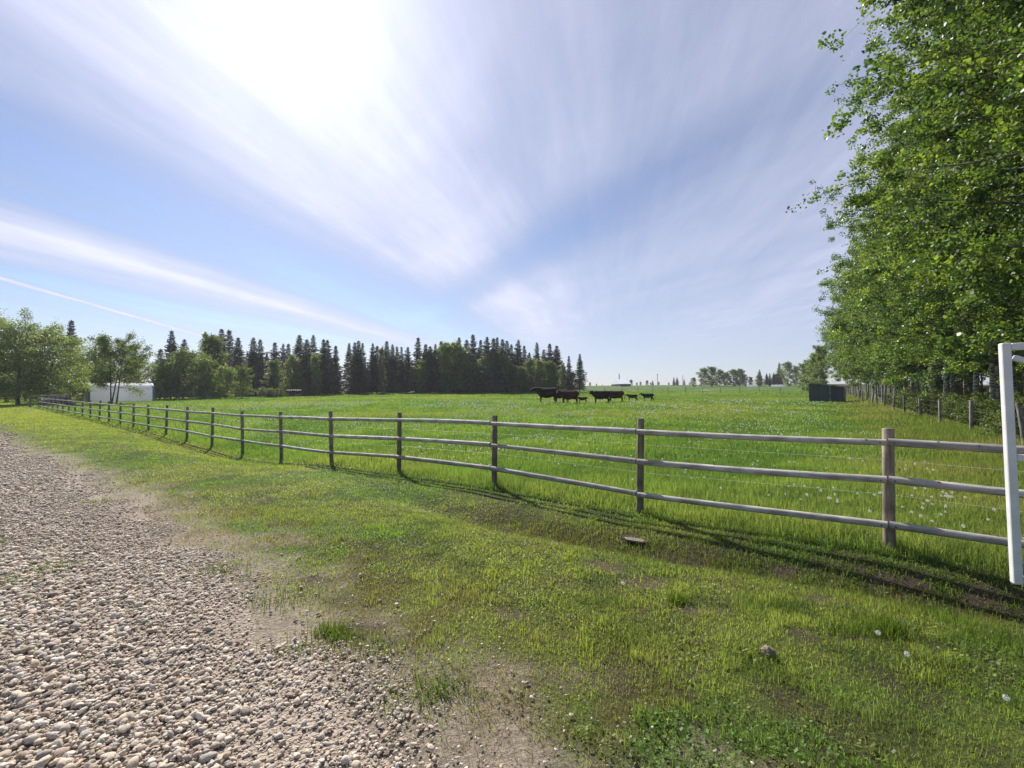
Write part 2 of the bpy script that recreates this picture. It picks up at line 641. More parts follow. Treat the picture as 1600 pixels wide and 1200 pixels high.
def drive_mat():
    m, t = new_mat('driveway_fines')
    g = t.n('ShaderNodeNewGeometry')
    n1 = t.noise(g.outputs['Position'], 1.3, 5.0, .6)
    vo = t.n('ShaderNodeTexVoronoi')
    t.link(g.outputs['Position'], vo.inputs['Vector'])
    vo.inputs['Scale'].default_value = 38.0
    vo2 = t.n('ShaderNodeTexVoronoi')
    t.link(g.outputs['Position'], vo2.inputs['Vector'])
    vo2.inputs['Scale'].default_value = 95.0
    s2 = t.n('ShaderNodeSeparateXYZ')
    t.link(vo.outputs['Color'], s2.inputs[0])
    c = t.mix(t.ramp(n1, [(.35, 0.0), (.65, 1.0)]), (.27, .21, .16, 1), (.42, .345, .27, 1))
    c = t.mix(t.m('MULTIPLY', s2.outputs[0], .7), c, (.46, .385, .31, 1))
    h = t.m('ADD', t.m('MULTIPLY', vo.outputs['Distance'], -1.0), t.m('MULTIPLY', vo2.outputs['Distance'], -.5))
    p = principled(t, **{'Base Color': c, 'Roughness': .95, 'Specular IOR Level': .15})
    t.link(bump(t, h, 0.02), p.inputs['Normal'])
    finish(t, p.outputs[0])
    return m


M_DRIVE = drive_mat()


def pebble_mat():
    m, t = new_mat('river_pebbles')
    a = t.n('ShaderNodeAttribute', attribute_name='tint')
    g = t.n('ShaderNodeNewGeometry')
    n = t.noise(g.outputs['Position'], 120.0, 5.0, .65)
    c = t.n('ShaderNodeVectorMath', operation='SCALE')
    t.link(a.outputs['Color'], c.inputs[0])
    t.link(t.ramp(n, [(.3, .68), (.7, 1.2)]), c.inputs['Scale'])
    p = principled(t, **{'Base Color': c.outputs[0], 'Roughness': .8, 'Specular IOR Level': .3})
    t.link(bump(t, n, 0.003), p.inputs['Normal'])
    finish(t, p.outputs[0])
    return m


M_PEBBLE = pebble_mat()


# ------------------------------------------------------------------ ground colour and sheets
def grass_col(X, Y):
    """base colour of the turf at a place: (N,3)"""
    s, t = st(X, Y)
    n = fbm(X * .55, Y * .55, 31, 4)
    n2 = fbm(X * .09, Y * .09, 41, 3)
    n3 = fbm(X * 2.6, Y * 2.6, 51, 3)

    def C(r, g, b):
        return np.array([r, g, b])[None, :]

    def L(a, b, f):
        return a + (b - a) * f[:, None]
    k = np.ones_like(X)[:, None]
    lawn = L(C(.165, .295, .050) * k, C(.290, .360, .080) * k, sst(.35, .65, n))
    lawn = L(lawn, C(.370, .415, .085) * k, sst(8, 30, Y) * .6)          # the far mown strip is yellower
    lawn = L(lawn, C(.098, .181, .041) * k, sst(.52, .70, n3) * .65)
    edge = edge_t(s)
    lawn = L(lawn, C(.265, .243, .083) * k, sst(edge - 2.2, edge - .1, t) * sst(14, 5, Y) * (0.12 + .75 * sst(.42, .62, n3)))
    past = L(C(.122, .232, .052) * k, C(.205, .325, .070) * k, sst(.35, .65, n))
    past = L(past, C(.292, .348, .100) * k, sst(.5, .72, n2) * .7)
    past = L(past, C(.090, .173, .048) * k, sst(.52, .7, n3) * .45)
    col = L(lawn, past, sst(.25, -.25, t))
    dt = ditch(s, t)
    col = L(col, L(C(.098, .132, .022) * k, C(.146, .118, .049) * k, sst(.45, .6, n3)), dt * .75)
    q = qw(X, Y)
    strip = sst(-5.0, -1.5, q) * sst(1.5, 0.0, t)
    col = L(col, L(C(.167, .229, .049) * k, C(.265, .250, .098) * k, sst(.4, .62, n)), strip * .75)
    return col


def ground_col(X, Y):
    s, t = st(X, Y)
    g = grass_col(X, Y)
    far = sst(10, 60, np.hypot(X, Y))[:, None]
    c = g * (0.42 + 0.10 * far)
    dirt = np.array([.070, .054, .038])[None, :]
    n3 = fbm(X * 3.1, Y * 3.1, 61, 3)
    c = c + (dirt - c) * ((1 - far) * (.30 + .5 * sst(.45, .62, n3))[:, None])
    edge = edge_t(s)
    dusty = np.array([.38, .315, .245])[None, :]
    k = sst(edge - .9, edge + .1, t + 1.1 * (n3 - .5)) * sst(24, 8, Y)
    c = c + (dusty - c) * (k * .9)[:, None]
    sm = soil(X, Y)[:, None]
    c = c + (np.array([.115, .088, .062])[None, :] - c) * sm
    dt = ditch(s, t)[:, None]
    c = c + (np.array([.055, .042, .030])[None, :] - c) * dt * .65
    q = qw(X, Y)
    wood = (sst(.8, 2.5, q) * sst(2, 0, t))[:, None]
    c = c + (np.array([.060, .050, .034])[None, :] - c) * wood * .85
    return c


def build_ground():
    rad = np.concatenate([[0.3], np.geomspace(0.6, 60, 330), np.geomspace(61.5, 520, 110)])
    na = 420
    # finer steps ahead of the camera
    ang = np.concatenate([np.linspace(R(25), R(155), 320, endpoint=False), np.linspace(R(155), R(385), 100, endpoint=False)])
    A, RR = np.meshgrid(ang, rad)
    X, Y = (RR * np.cos(A)).ravel(), (RR * np.sin(A)).ravel()
    Z = hz(X, Y)
    v = np.stack([X, Y, Z], 1)
    nr = len(rad)
    i, j = np.meshgrid(np.arange(nr - 1), np.arange(na), indexing='ij')
    j2 = (j + 1) % na
    q = np.stack([i * na + j, (i + 1) * na + j, (i + 1) * na + j2, i * na + j2], -1).reshape(-1, 4)
    loops = q.ravel().tolist() + list(range(na))
    sizes = [4] * len(q) + [na]
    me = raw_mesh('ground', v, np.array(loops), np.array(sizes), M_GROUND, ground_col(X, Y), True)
    tag(link_mesh('ground', me), kind='structure')


build_ground()


def build_drive():
    ss = np.concatenate([np.arange(-9, 14, .12), np.arange(14, 40, .4), np.arange(40, 78, 1.5)])
    rows = []
    for k in range(15):
        f = (k / 14) ** 1.6
        t0 = edge_t(ss) + .15 + .35 * (fbm(ss * 2.2, ss * 0 + 1.7, 77, 3) - .5)
        rows.append(t0 + (15.0 - t0) * f)
    tt = np.array(rows)
    S = np.repeat(ss[None, :], 15, 0)
    X, Y = P0[0] + ED[0] * S + EN[0] * tt, P0[1] + ED[1] * S + EN[1] * tt
    Z = hz(X.ravel(), Y.ravel()).reshape(X.shape) + .012
    Z[0] -= .03
    v = np.stack([X, Y, Z], -1).reshape(-1, 3)
    n = len(ss)
    i, j = np.meshgrid(np.arange(14), np.arange(n - 1), indexing='ij')
    q = np.stack([i * n + j, i * n + j + 1, (i + 1) * n + j + 1, (i + 1) * n + j], -1).reshape(-1, 4)[:, ::-1]
    me = raw_mesh('driveway', v, q, np.full(len(q), 4), M_DRIVE, None, True)
    tag(link_mesh('driveway', me), kind='structure')


build_drive()


# ------------------------------------------------------------------ gravel
def ico(sub):
    import bmesh
    bm = bmesh.new()
    bmesh.ops.create_icosphere(bm, subdivisions=sub, radius=1.0)
    v = np.array([p.co[:] for p in bm.verts])
    f = np.array([[q.index for q in p.verts] for p in bm.faces])
    bm.free()
    return v, f


def pebbles():
    V, Fc, Cc, off = [], [], [], 0
    rings = [(1.1, 2.9, 2900, 2, 1.0), (2.9, 5.0, 2800, 2, 1.0), (5.0, 8.0, 2000, 1, 1.1), (8.0, 14.0, 800, 1, 1.5), (14.0, 34.0, 210, 1, 2.4)]
    for (y0, y1, dens, sub, sc) in rings:
        xa, xb = -1.13 * y1 - 1.6, 1.2
        n = int((y1 - y0) * (xb - xa) * dens)
        X, Y = rng.uniform(xa, xb, n), rng.uniform(y0, y1, n)
        s, t = st(X, Y)
        e = edge_t(s)
        clump = fbm(X * 1.7, Y * 1.7, 71, 3)
        p = sst(-.15, .55, t - e + .9 * (clump - .5))
        p = np.maximum(p, .075 * sst(-1.1, 0, t - e))
        # thin, fine-bedded lanes in the driveway where wheels run
        keep = (rng.random(n) < p * (0.60 + .55 * sst(.30, .55, clump))) & (X > -1.13 * Y - 1.6)
        X, Y, s, t, e = X[keep], Y[keep], s[keep], t[keep], e[keep]
        n = len(X)
        bv, bf = ico(sub)
        m = len(bv)
        # a handful of irregular base stones
        kinds = []
        for k in range(14):
            d = bv.copy()
            for _ in range(7):
                dirv = rng.normal(size=3)
                dirv /= np.linalg.norm(dirv)
                pr = d @ dirv
                lim = rng.uniform(.35, .8)
                over = np.maximum(pr - lim, 0)
                d = d - over[:, None] * dirv[None, :] * rng.uniform(.6, .95)
            d *= 1 + .06 * rng.normal(size=(m, 1))
            kinds.append(d)
        kinds = np.array(kinds)
        kd = rng.integers(0, 14, n)
        L = np.clip(np.exp(rng.normal(math.log(.0120), .44, n)), .005, .036) * sc
        near = np.clip((t - e) / 1.2, 0, 1)
        L *= (.55 + .45 * near)
        sx, sy, sz = L * rng.uniform(.95, 1.35, n), L * rng.uniform(.7, 1.0, n), L * rng.uniform(.42, .72, n)
        v = kinds[kd] * np.stack([sx, sy, sz], 1)[:, None, :]
        a, b = rng.uniform(0, 2 * math.pi, n), rng.normal(0, .32, n)
        cb, sb = np.cos(b)[:, None], np.sin(b)[:, None]
        x1, z1 = v[:, :, 0] * cb - v[:, :, 2] * sb, v[:, :, 0] * sb + v[:, :, 2] * cb
        ca, sa = np.cos(a)[:, None], np.sin(a)[:, None]
        x2, y2 = x1 * ca - v[:, :, 1] * sa, x1 * sa + v[:, :, 1] * ca
        Z = hz(X, Y) + .012 + sz * rng.uniform(.25, .9, n) + rng.random(n) ** 2 * .012 * near
        v = np.stack([x2 + X[:, None], y2 + Y[:, None], z1 + Z[:, None]], -1)
        hue = rng.random(n)
        base = np.where((hue < .50)[:, None], np.array([.66, .56, .435]), np.where((hue < .72)[:, None], np.array([.71, .64, .54]),
                        np.where((hue < .86)[:, None], np.array([.56, .45, .325]), np.where((hue < .95)[:, None], np.array([.42, .355, .30]), np.array([.58, .43, .33])))))
        base = base * rng.uniform(.60, 1.18, n)[:, None]
        V.append(v.reshape(-1, 3))
        Cc.append(np.repeat(base, m, 0))
        Fc.append((bf[None] + (np.arange(n) * m)[:, None, None] + off).reshape(-1, 3))
        off += n * m
    V, Fc, Cc = np.concatenate(V), np.concatenate(Fc), np.concatenate(Cc)
    me = raw_mesh('gravel', V, Fc, np.full(len(Fc), 3), M_PEBBLE, Cc, True)
    tag(link_mesh('gravel', me), 'loose beige river gravel covering the driveway', 'gravel', kind='stuff')


pebbles()


# ------------------------------------------------------------------ grass
class Blades:
    def __init__(self):
        self.V, self.L, self.S, self.C, self.off = [], [], [], [], 0

    def add(self, X, Y, h, w, col, lean=.35, seg=1, z=None, face=False):
        n = len(X)
        if n == 0:
            return
        Z = (hz(X, Y) if z is None else z) - .004
        a = rng.uniform(0, 2 * math.pi, n)
        if face:                                   # wide far tufts
            a = rng.normal(0, .7, n)
        dx, dy = np.cos(a) * w / 2, np.sin(a) * w / 2
        la = rng.uniform(0, 2 * math.pi, n)
        ln = np.abs(rng.normal(0, lean, n)) * h
        lx, ly = np.cos(la) * ln, np.sin(la) * ln
        hh = np.sqrt(np.maximum(h * h - ln * ln, (.25 * h) ** 2))
        b0 = np.stack([X - dx, Y - dy, Z], 1)
        b1 = np.stack([X + dx, Y + dy, Z], 1)
        tip = np.stack([X + lx, Y + ly, Z + hh], 1)
        if seg == 1:
            v = np.stack([b0, b1, tip], 1)
            self.L.append((np.arange(n * 3) + self.off))
            self.S.append(np.full(n, 3))
            k = 3
        else:
            m0 = np.stack([X - dx * .8 + lx * .30, Y - dy * .8 + ly * .30, Z + hh * .58], 1)
            m1 = np.stack([X + dx * .8 + lx * .30, Y + dy * .8 + ly * .30, Z + hh * .58], 1)
            v = np.stack([b0, b1, m1, m0, tip], 1)
            idx = np.array([0, 1, 2, 3, 3, 2, 4])
            self.L.append((idx[None] + np.arange(n)[:, None] * 5 + self.off).ravel())
            self.S.append(np.tile([4, 3], n))
            k = 5
        self.V.append(v.reshape(-1, 3))
        self.C.append(np.repeat(col, k, 0))
        self.off += n * k

    def leaves(self, X, Y, r, col, tilt=.5, lift=.02):
        n = len(X)
        Z = hz(X, Y) + rng.uniform(.004, lift, n)
        a = rng.uniform(0, 2 * math.pi, n)
        ux, uy = np.cos(a), np.sin(a)
        ti, tj = rng.normal(0, tilt, n), rng.normal(0, tilt, n)
        p = np.stack([X, Y, Z], 1)
        ax = np.stack([ux, uy, ti], 1) * r[:, None]
        bx = np.stack([-uy, ux, tj], 1) * r[:, None] * .62
        v = np.stack([p - ax, p - bx, p + ax, p + bx], 1)
        self.L.append(np.arange(n * 4) + self.off)
        self.S.append(np.full(n, 4))
        self.V.append(v.reshape(-1, 3))
        self.C.append(np.repeat(col, 4, 0))
        self.off += n * 4

    def obj(self, name, mat):
        me = raw_mesh(name, np.concatenate(self.V), np.concatenate(self.L), np.concatenate(self.S), mat, np.concatenate(self.C))
        return link_mesh(name, me)


def vary(col, n, amt=.3):
    k = rng.uniform(1 - amt, 1 + amt, n)[:, None]
    y = rng.uniform(0, 1, n)[:, None] ** 3
    c = col * k
    return c * (1 - .24 * y) + np.array([.30, .28, .11])[None] * .24 * y


def grow():
    lawn, past = Blades(), Blades()
    rings = [(1.1, 2.6, 10500, .0031, 2), (2.6, 4.2, 8600, .0039, 2), (4.2, 7.0, 5200, .0056, 2), (7.0, 12.0, 1900, .010, 1),
             (12.0, 22.0, 760, .018, 1), (22.0, 40.0, 240, .036, 1), (40.0, 80.0, 60, .075, 1), (80.0, 135.0, 13, .16, 1)]
    for (y0, y1, dens, w, seg) in rings:
        xm = 1.15 * y1 + 2.0
        n = int((y1 - y0) * 2 * xm * dens)
        X, Y = rng.uniform(-xm, xm, n), rng.uniform(y0, y1, n)
        ok = np.abs(X) < 1.15 * Y + 2.0
        X, Y = X[ok], Y[ok]
        s, t = st(X, Y)
        e = edge_t(s)
        so = soil(X, Y)
        n1 = fbm(X * 1.9, Y * 1.9, 81, 3)
        n2 = fbm(X * .6, Y * .6, 83, 3)
        n4 = fbm(X * 6.0, Y * 6.0, 87, 2)
        q = qw(X, Y)
        d = np.ones(len(X))
        # grass thins out in tufts towards the gravel, and leaves bare soil bare
        over = (t - e) + 1.0 * (n1 - .5) + .5 * (n4 - .5)
        d *= 1 - sst(-1.0, .15, over) * (.70 + .30 * sst(-.3, .3, over))
        d *= np.where(over > .15, (n4 > .78) * .5 * (t < e + 1.4), 1.0)
        d *= 1 - .80 * so
        dt = ditch(s, t)
        d *= 1 - dt * (.35 + .55 * sst(.42, .60, n1))
        d *= 1 - .82 * sst(.8, 2.5, q) * (t < .2)
        keep = rng.random(len(X)) < d
        X, Y, s, t, n1, n2, n4, q, dt, e = [a[keep] for a in (X, Y, s, t, n1, n2, n4, q, dt, e)]
        n = len(X)
        fl = np.exp(-(t / np.where(t > 0, .16, .45)) ** 2)                # uncut grass under the fence
        isp = sst(.15, -.35, t)
        h_l = (.017 + .030 * rng.random(n) ** 1.5) * (.55 + .9 * n1) * (.6 + .9 * n4) + .055 * sst(.60, .8, n4) * rng.random(n)
        h_p = (.07 + .11 * rng.random(n)) * (.45 + 1.1 * n1) + .10 * sst(.6, .75, n2) * rng.random(n)
        h_d = (.03 + .08 * rng.random(n)) * (.6 + .8 * n4)
        h = h_l + (h_p - h_l) * isp
        h = h * (1 - dt) + h_d * dt
        h = h + fl * rng.random(n) * .12
        strip = np.exp(-((q + .2) / 1.1) ** 2) * (t < 0)
        h = h + strip * rng.random(n) * .38
        if y0 >= 22:
            h = np.maximum(h, .05)
        col = vary(grass_col(X, Y), n, .33)
        P = t < -.05
        for sel, B in ((P, past), (~P, lawn)):
            wv = w * rng.uniform(.6, 1.4, n)[sel] * np.where(isp[sel] > .5, 1.15, 1.0)
            B.add(X[sel], Y[sel], h[sel], wv, col[sel], .46 if B is past else .85, seg)
        if y1 <= 12:                                # clover and other low broad leaves among the grass
            m = int((y1 - y0) * 2 * xm * (1800 if y1 < 5 else 800))
            X, Y = rng.uniform(-xm, xm, m), rng.uniform(y0, y1, m)
            s, t = st(X, Y)
            n1 = fbm(X * 1.3, Y * 1.3, 101, 3)
            pr = sst(.46, .64, n1) * (t < edge_t(s) - .3) * (np.abs(X) < 1.15 * Y + 2) * (1 - .9 * soil(X, Y)) * (qw(X, Y) < 1)
            k = rng.random(m) < pr
            X, Y, t = X[k], Y[k], t[k]
            col = vary(grass_col(X, Y) * np.array([.88, .95, .85]), len(X), .3)
            for sel, B in ((t < -.05, past), (t >= -.05, lawn)):
                B.leaves(X[sel], Y[sel], rng.uniform(.006, .015, sel.sum()), col[sel], .45, .05)
        if y1 <= 7:                                 # dry thatch lying on the lawn
            m = int((y1 - y0) * 2 * xm * 1500)
            X, Y = rng.uniform(-xm, xm, m), rng.uniform(y0, y1, m)
            s, t = st(X, Y)
            n1 = fbm(X * 1.3, Y * 1.3, 111, 3)
            e = edge_t(s)
            pr = (.10 + .90 * sst(-2.0, -.4, t - e)) * sst(.25, .55, n1) * (t < e + .2) * (t > .1) + .7 * ditch(s, t)
            k = (rng.random(m) < pr) & (np.abs(X) < 1.15 * Y + 2)
            X, Y = X[k], Y[k]
            c = np.array([.30, .25, .155])[None] * rng.uniform(.5, 1.15, len(X))[:, None]
            lawn.add(X, Y, rng.uniform(.03, .09, len(X)), np.full(len(X), .0032), c, 1.6, 1)
    # stray tufts out in the gravel
    for (px, py, nb, rr) in [(85, 890, 260, .14), (8, 912, 260, .16), (520, 985, 300, .09), (540, 992, 150, .07), (420, 940, 120, .12), (160, 785, 240, .16), (5, 843, 160, .2), (460, 1015, 70, .1),
                             (690, 1075, 360, .14), (590, 1010, 240, .14), (345, 890, 200, .14), (470, 930, 200, .2)]:
        x, y = ground_at(px, py)
        X, Y = x + rng.normal(0, rr, nb), y + rng.normal(0, rr * .7, nb)
        col = vary(np.tile([[.085, .145, .018]], (nb, 1)), nb, .3)
        lawn.add(X, Y, rng.uniform(.03, .10, nb), np.full(nb, .005), col, .55, 2)
    # upright tufts in the ditch and on its lip
    for (px, py, nb, rr, hh) in [(1055, 938, 260, .05, .14), (1380, 985, 420, .10, .20), (1130, 880, 200, .10, .10), (1450, 960, 300, .16, .14), (1320, 985, 260, .12, .14), (1230, 945, 250, .16, .12),
                                 (1550, 1000, 420, .18, .16), (1180, 1030, 300, .14, .10), (1010, 985, 320, .2, .10), (960, 1000, 240, .2, .09), (905, 945, 240, .22, .09), (1480, 1060, 320, .2, .12)]:
        x, y = ground_at(px, py)
        X, Y = x + rng.normal(0, rr, nb), y + rng.normal(0, rr * .7, nb)
        col = vary(np.tile([[.090, .155, .018]], (nb, 1)), nb, .3)
        lawn.add(X, Y, rng.uniform(.3, .8, nb) * hh, np.full(nb, .0045), col, .45, 2)
    tag(lawn.obj('lawn_grass', M_GRASS), 'short mown grass between gravel driveway and rail fence', 'grass', kind='stuff')
    tag(past.obj('pasture_grass', M_GRASS), 'longer green grass of the pasture beyond the rail fence', 'grass', kind='stuff')


grow()


# ------------------------------------------------------------------ dandelion clocks
def dandelions():
    n = 40000
    Y = 4.0 + 58 * rng.random(n) ** 1.25
    X = rng.uniform(-1.15, 1.15, n) * Y
    s, t = st(X, Y)
    d = fbm(X * .16, Y * .16, 121, 3)
    d2 = fbm(X * .8, Y * .8, 123, 2)
    pr = sst(.40, .62, d) * sst(.40, .60, d2) * .75 + .05
    pr *= sst(-.6, -2.5, t) * (qw(X, Y) < -3) * sst(-.95, -.6, X / Y) * (1 - .6 * sst(.55, .8, X / Y))
    k = rng.random(n) < pr * .66
    X, Y = X[k], Y[k]
    o = np.argsort(Y)
    X, Y = X[o], Y[o]
    hgt = rng.uniform(.14, .27, len(X))
    iv, jf = ico(1)
    mb = MB()
    mb.tube([(0, 0, -.03), (.004, 0, .10), (.0, .004, .215)], .0022, 4, 1)
    ns = len(mb.v)
    mb.add([(p[0] * .005, p[1] * .005, .22 + p[2] * .005) for p in iv], [tuple(f) for f in jf], 0)
    g = np.random.default_rng(5)
    for k in range(90):                              # seeds: a ray with a tiny parasol at its end
        d = g.normal(size=3)
        d /= np.linalg.norm(d)
        a = np.cross(d, g.normal(size=3))
        a /= np.linalg.norm(a)
        b_ = np.cross(d, a)
        r = .021 * g.uniform(.85, 1.1)
        c0 = np.array([0, 0, .22])
        e = c0 + d * r
        mb.add([c0 + d * .004, e + a * .0006, e - a * .0006], [(0, 1, 2)], 0)
        q = e + d * .002
        mb.add([e + a * .0036 + d * .002, e + b_ * .0036 + d * .002, e - a * .0036 + d * .002, e - b_ * .0036 + d * .002], [(0, 1, 2, 3)], 0)
    me = mb.mesh('dandelion', [M_PUFF, M_GRASS])
    at = me.color_attributes.new('tint', 'FLOAT_COLOR', 'POINT')
    c = np.ones((len(me.vertices), 4), np.float32)
    c[:, :3] = (.80, .80, .77)
    c[:ns, :3] = (.16, .20, .07)
    at.data.foreach_set('color', c.ravel())
    for i in range(min(300, len(X))):
        o = link_mesh('dandelion', me, None, (X[i], Y[i], h1(X[i], Y[i])), rng.uniform(0, 6), 1.0)
        o.scale = (rng.uniform(.6, .95),) * 2 + (rng.uniform(.6, 1.05),)
        tag(o, 'white dandelion seed head on a thin stem in the pasture grass', 'dandelion', 'white dandelion seed heads in the near pasture')
    X, Y, hgt = X[300:], Y[300:], hgt[300:]
    m = len(X)
    bv, bf = ico(1)
    r = .025 * (1 + sst(18, 55, Y) * 1.1)
    Z = hz(X, Y) + hgt
    v = bv[None] * r[:, None, None] + np.stack([X, Y, Z], 1)[:, None, :]
    f = bf[None] + (np.arange(m) * len(bv))[:, None, None]
    me = raw_mesh('dandelion_drifts', v.reshape(-1, 3), f.reshape(-1, 3), np.full(m * len(bf), 3), M_PUFF, np.full((m * len(bv), 3), .80), True)
    tag(link_mesh('dandelion_drifts', me), 'drifts of white dandelion seed heads across the far pasture', 'dandelions', kind='stuff')


dandelions()


# ------------------------------------------------------------------ rail fence
def fpt(s, t, z):
    return (P0[0] + ED[0] * s + EN[0] * t, P0[1] + ED[1] * s + EN[1] * t, z)


RI = np.array([-2, -1, 0, 1, 2, 3, 4, 5, 6, 7, 8, 9, 10, 12, 14, 18, 24])
RT = np.interp(np.arange(-2, 25), RI, [1.06, 1.085, 1.143, 1.115, 1.12, 1.07, 1.0, .945, .916, .925, .92, .94, .96, .98, 1.01, 1.10, 1.22])
RM = np.interp(np.arange(-2, 25), RI, [.60, .64, .724, .655, .70, .64, .53, .50, .435, .48, .49, .51, .53, .55, .57, .66, .80])
RL = np.interp(np.arange(-2, 25), RI, [.16, .19, .218, .153, .245, .21, .08, .05, .03, .01, .06, .06, .06, .10, .14, .22, .36])


def rail_fence():
    root = empty('rail_fence', fpt(0, 0, h1(*P0)))
    tag(root, 'long grey three-rail fence of round weathered poles between mown lawn and pasture', 'fence')
    org = Vector(root.location)
    ss = {}
    for i in range(-2, 25):
        ss[i] = i * STEP if i > -2 else -4.44
    for i in range(-2, 25):
        s = ss[i]
        x, y, _ = fpt(s, -.085, 0)
        b = h1(x, y)
        top = RT[i + 2] + rng.uniform(.14, .22)
        if i == 0:
            top = 1.30
        lean = rng.normal(0, .02, 2)
        if i in (5, 6):
            lean = np.array([-.045, 0.0])
        r = .054 if i else .058
        o = Vector((x, y, b))
        m = MB()
        hh = top - b
        m.tube([(0, 0, -.4), (lean[0] * .1, 0, .1), (lean[0] * .5, lean[1] * .5, hh * .5), (lean[0], lean[1], hh - .012), (lean[0], lean[1], hh)],
               [r * 1.04, r * 1.02, r, r * .97, r * .86], 14, wob=.05)
        p = m.obj('post', M_POST, root, True, loc=o - org)
    for i in range(-2, 24):
        for nm, A in (('T', RT), ('M', RM), ('L', RL)):
            s0, s1 = ss[i], ss[i + 1]
            z0, z1 = A[i + 2] + rng.normal(0, .004), A[i + 3] + rng.normal(0, .004)
            r0, r1 = rng.uniform(.036, .048), rng.uniform(.036, .048)
            bow = rng.normal(0, .008)
            bo2 = rng.normal(0, .012)
            pts, rad = [], []
            for k in range(6):
                f = k / 5
                pts.append(Vector(fpt(s0 + .008 + (s1 - s0 - .016) * f, .018 + bo2 * math.sin(math.pi * f), z0 + (z1 - z0) * f + bow * math.sin(math.pi * f))) - org)
                rad.append((r0 + (r1 - r0) * f) * (1 + rng.normal(0, .02)))
            c = (pts[0] + pts[-1]) / 2
            m = MB()
            m.tube([p - c for p in pts], rad, 12, wob=.04)
            dn = Vector((EN[0], EN[1], 0))
            for e_, sg in ((0, 1), (-1, -1)):            # spike heads at both ends
                q = pts[e_] - c + (pts[1] - pts[0]).normalized() * (.055 * sg) + Vector((0, 0, rng.uniform(-.008, .012)))
                m.tube([q + dn * (rad[e_] - .012), q + dn * (rad[e_] + .005)], .0085, 7, 1)
            m.obj('rail', [M_RAIL, M_DARK], root, True, loc=c)
    for A, d in ((RT, -.22), (RM, -.20)):            # electric wires stapled behind the posts
        m = MB()
        m.tube([Vector(fpt(ss[i], -.19, A[i + 2] + d)) - org for i in range(-2, 25)], .0013, 5)
        m.obj('wire', M_WHITEWIRE, root)
    return root


rail_fence()


def return_fence():
    # the short length that turns away at the far corner
    p0 = Vector(fpt(24 * STEP, 0.0, 0)) + Vector((-.5, .5, 0))
    p1 = Vector((-57.6, 60.5, 0))
    root = empty('corner_fence', (p0.x, p0.y, h1(p0.x, p0.y)))
    tag(root, 'short dark fence return running back from the far corner of the rail fence', 'fence')
    org = Vector(root.location)
    n = 4
    P = []
    for k in range(n):
        p = p0.lerp(p1, k / (n - 1))
        b = h1(p.x, p.y)
        P.append(Vector((p.x, p.y, b)) - org)
        m = MB()
        m.tube([(0, 0, -.3), (0, 0, 1.45)], .10, 8)
        m.obj('post', M_POST, root, True, loc=P[-1])
    # stout doubled corner post
    m = MB()
    m.tube([(-.9, -.1, -.3), (-.9, -.1, 1.45)], .12, 8)
    m.tube([(-.9, -.1, 1.15), (0, 0, 1.25)], .07, 8)
    m.obj('corner_brace', M_POST, root, True, loc=P[0])
    for z in (1.3, .8):
        m = MB()
        m.tube([p + Vector((.1, -.08, z)) for p in P], .05, 6)
        m.obj('rail', M_GREYPOST, root, True)


return_fence()


def wire_fence(name, label, pts, hgt, r, mat, nw, wire_r, lean=.06, extra=None, wz=None):
    root = empty(name, (pts[0][0], pts[0][1], h1(*pts[0])))
    tag(root, label, 'fence')
    org = Vector(root.location)
    tops = []
    for (x, y) in pts:
        b = h1(x, y)
        h = hgt * rng.uniform(.93, 1.08)
        ln = rng.normal(0, lean, 2)
        m = MB()
        rr = r * rng.uniform(.85, 1.15)
        m.tube([(0, 0, -.3), (ln[0] * .5, ln[1] * .5, h * .5), (ln[0], ln[1], h)], [rr, rr * .97, rr * .9], 9, wob=.06)
        m.obj('post', mat, root, True, loc=Vector((x, y, b)) - org)
        tops.append((Vector((x, y, b)) - org, Vector((ln[0], ln[1], h))))
    for k in range(nw):
        f = .3 + .62 * k / max(1, nw - 1)
        m = MB()
        m.tube([p + l * f for p, l in tops], wire_r, 4)
        m.obj('wire', M_WIRE, root)


PW = [(6.1 + .64 * y, y) for y in [3.2, 6.2, 9.6, 13.4]] + [(17.6, 18.0), (20.7, 22.7), (23.5, 27.0)] + [(6.1 + .64 * y, y) for y in np.arange(31.2, 84, 4.3)]
wire_fence('wire_fence', 'barbed wire fence on grey wooden posts along the front of the aspen wood', PW, 1.32, .075, M_GREYPOST, 4, .0016)


def at_depth(px, Y):
    return (px - 800) / F * Y


CF = [(at_depth(px, Y), Y) for px, Y in [(945, 112), (972, 112), (997, 112), (1020, 111), (1044, 110), (1071, 108), (1098, 106), (1126, 104), (1156, 103), (1186, 101), (1219, 100), (1254, 98)]]
wire_fence('cross_fence', 'thin post and wire fence crossing the rising far pasture behind the calves', CF, 1.35, .05, M_DARK, 3, .006, .03)
LF = [(at_depth(px, Y), Y) for px, Y in [(196, 76), (228, 80), (280, 84), (326, 87), (368, 90), (408, 93), (440, 96)]]
wire_fence('boundary_fence', 'thin wire fence in front of the left trees beyond the white shelter', LF, 1.35, .06, M_POST, 3, .006, .03)


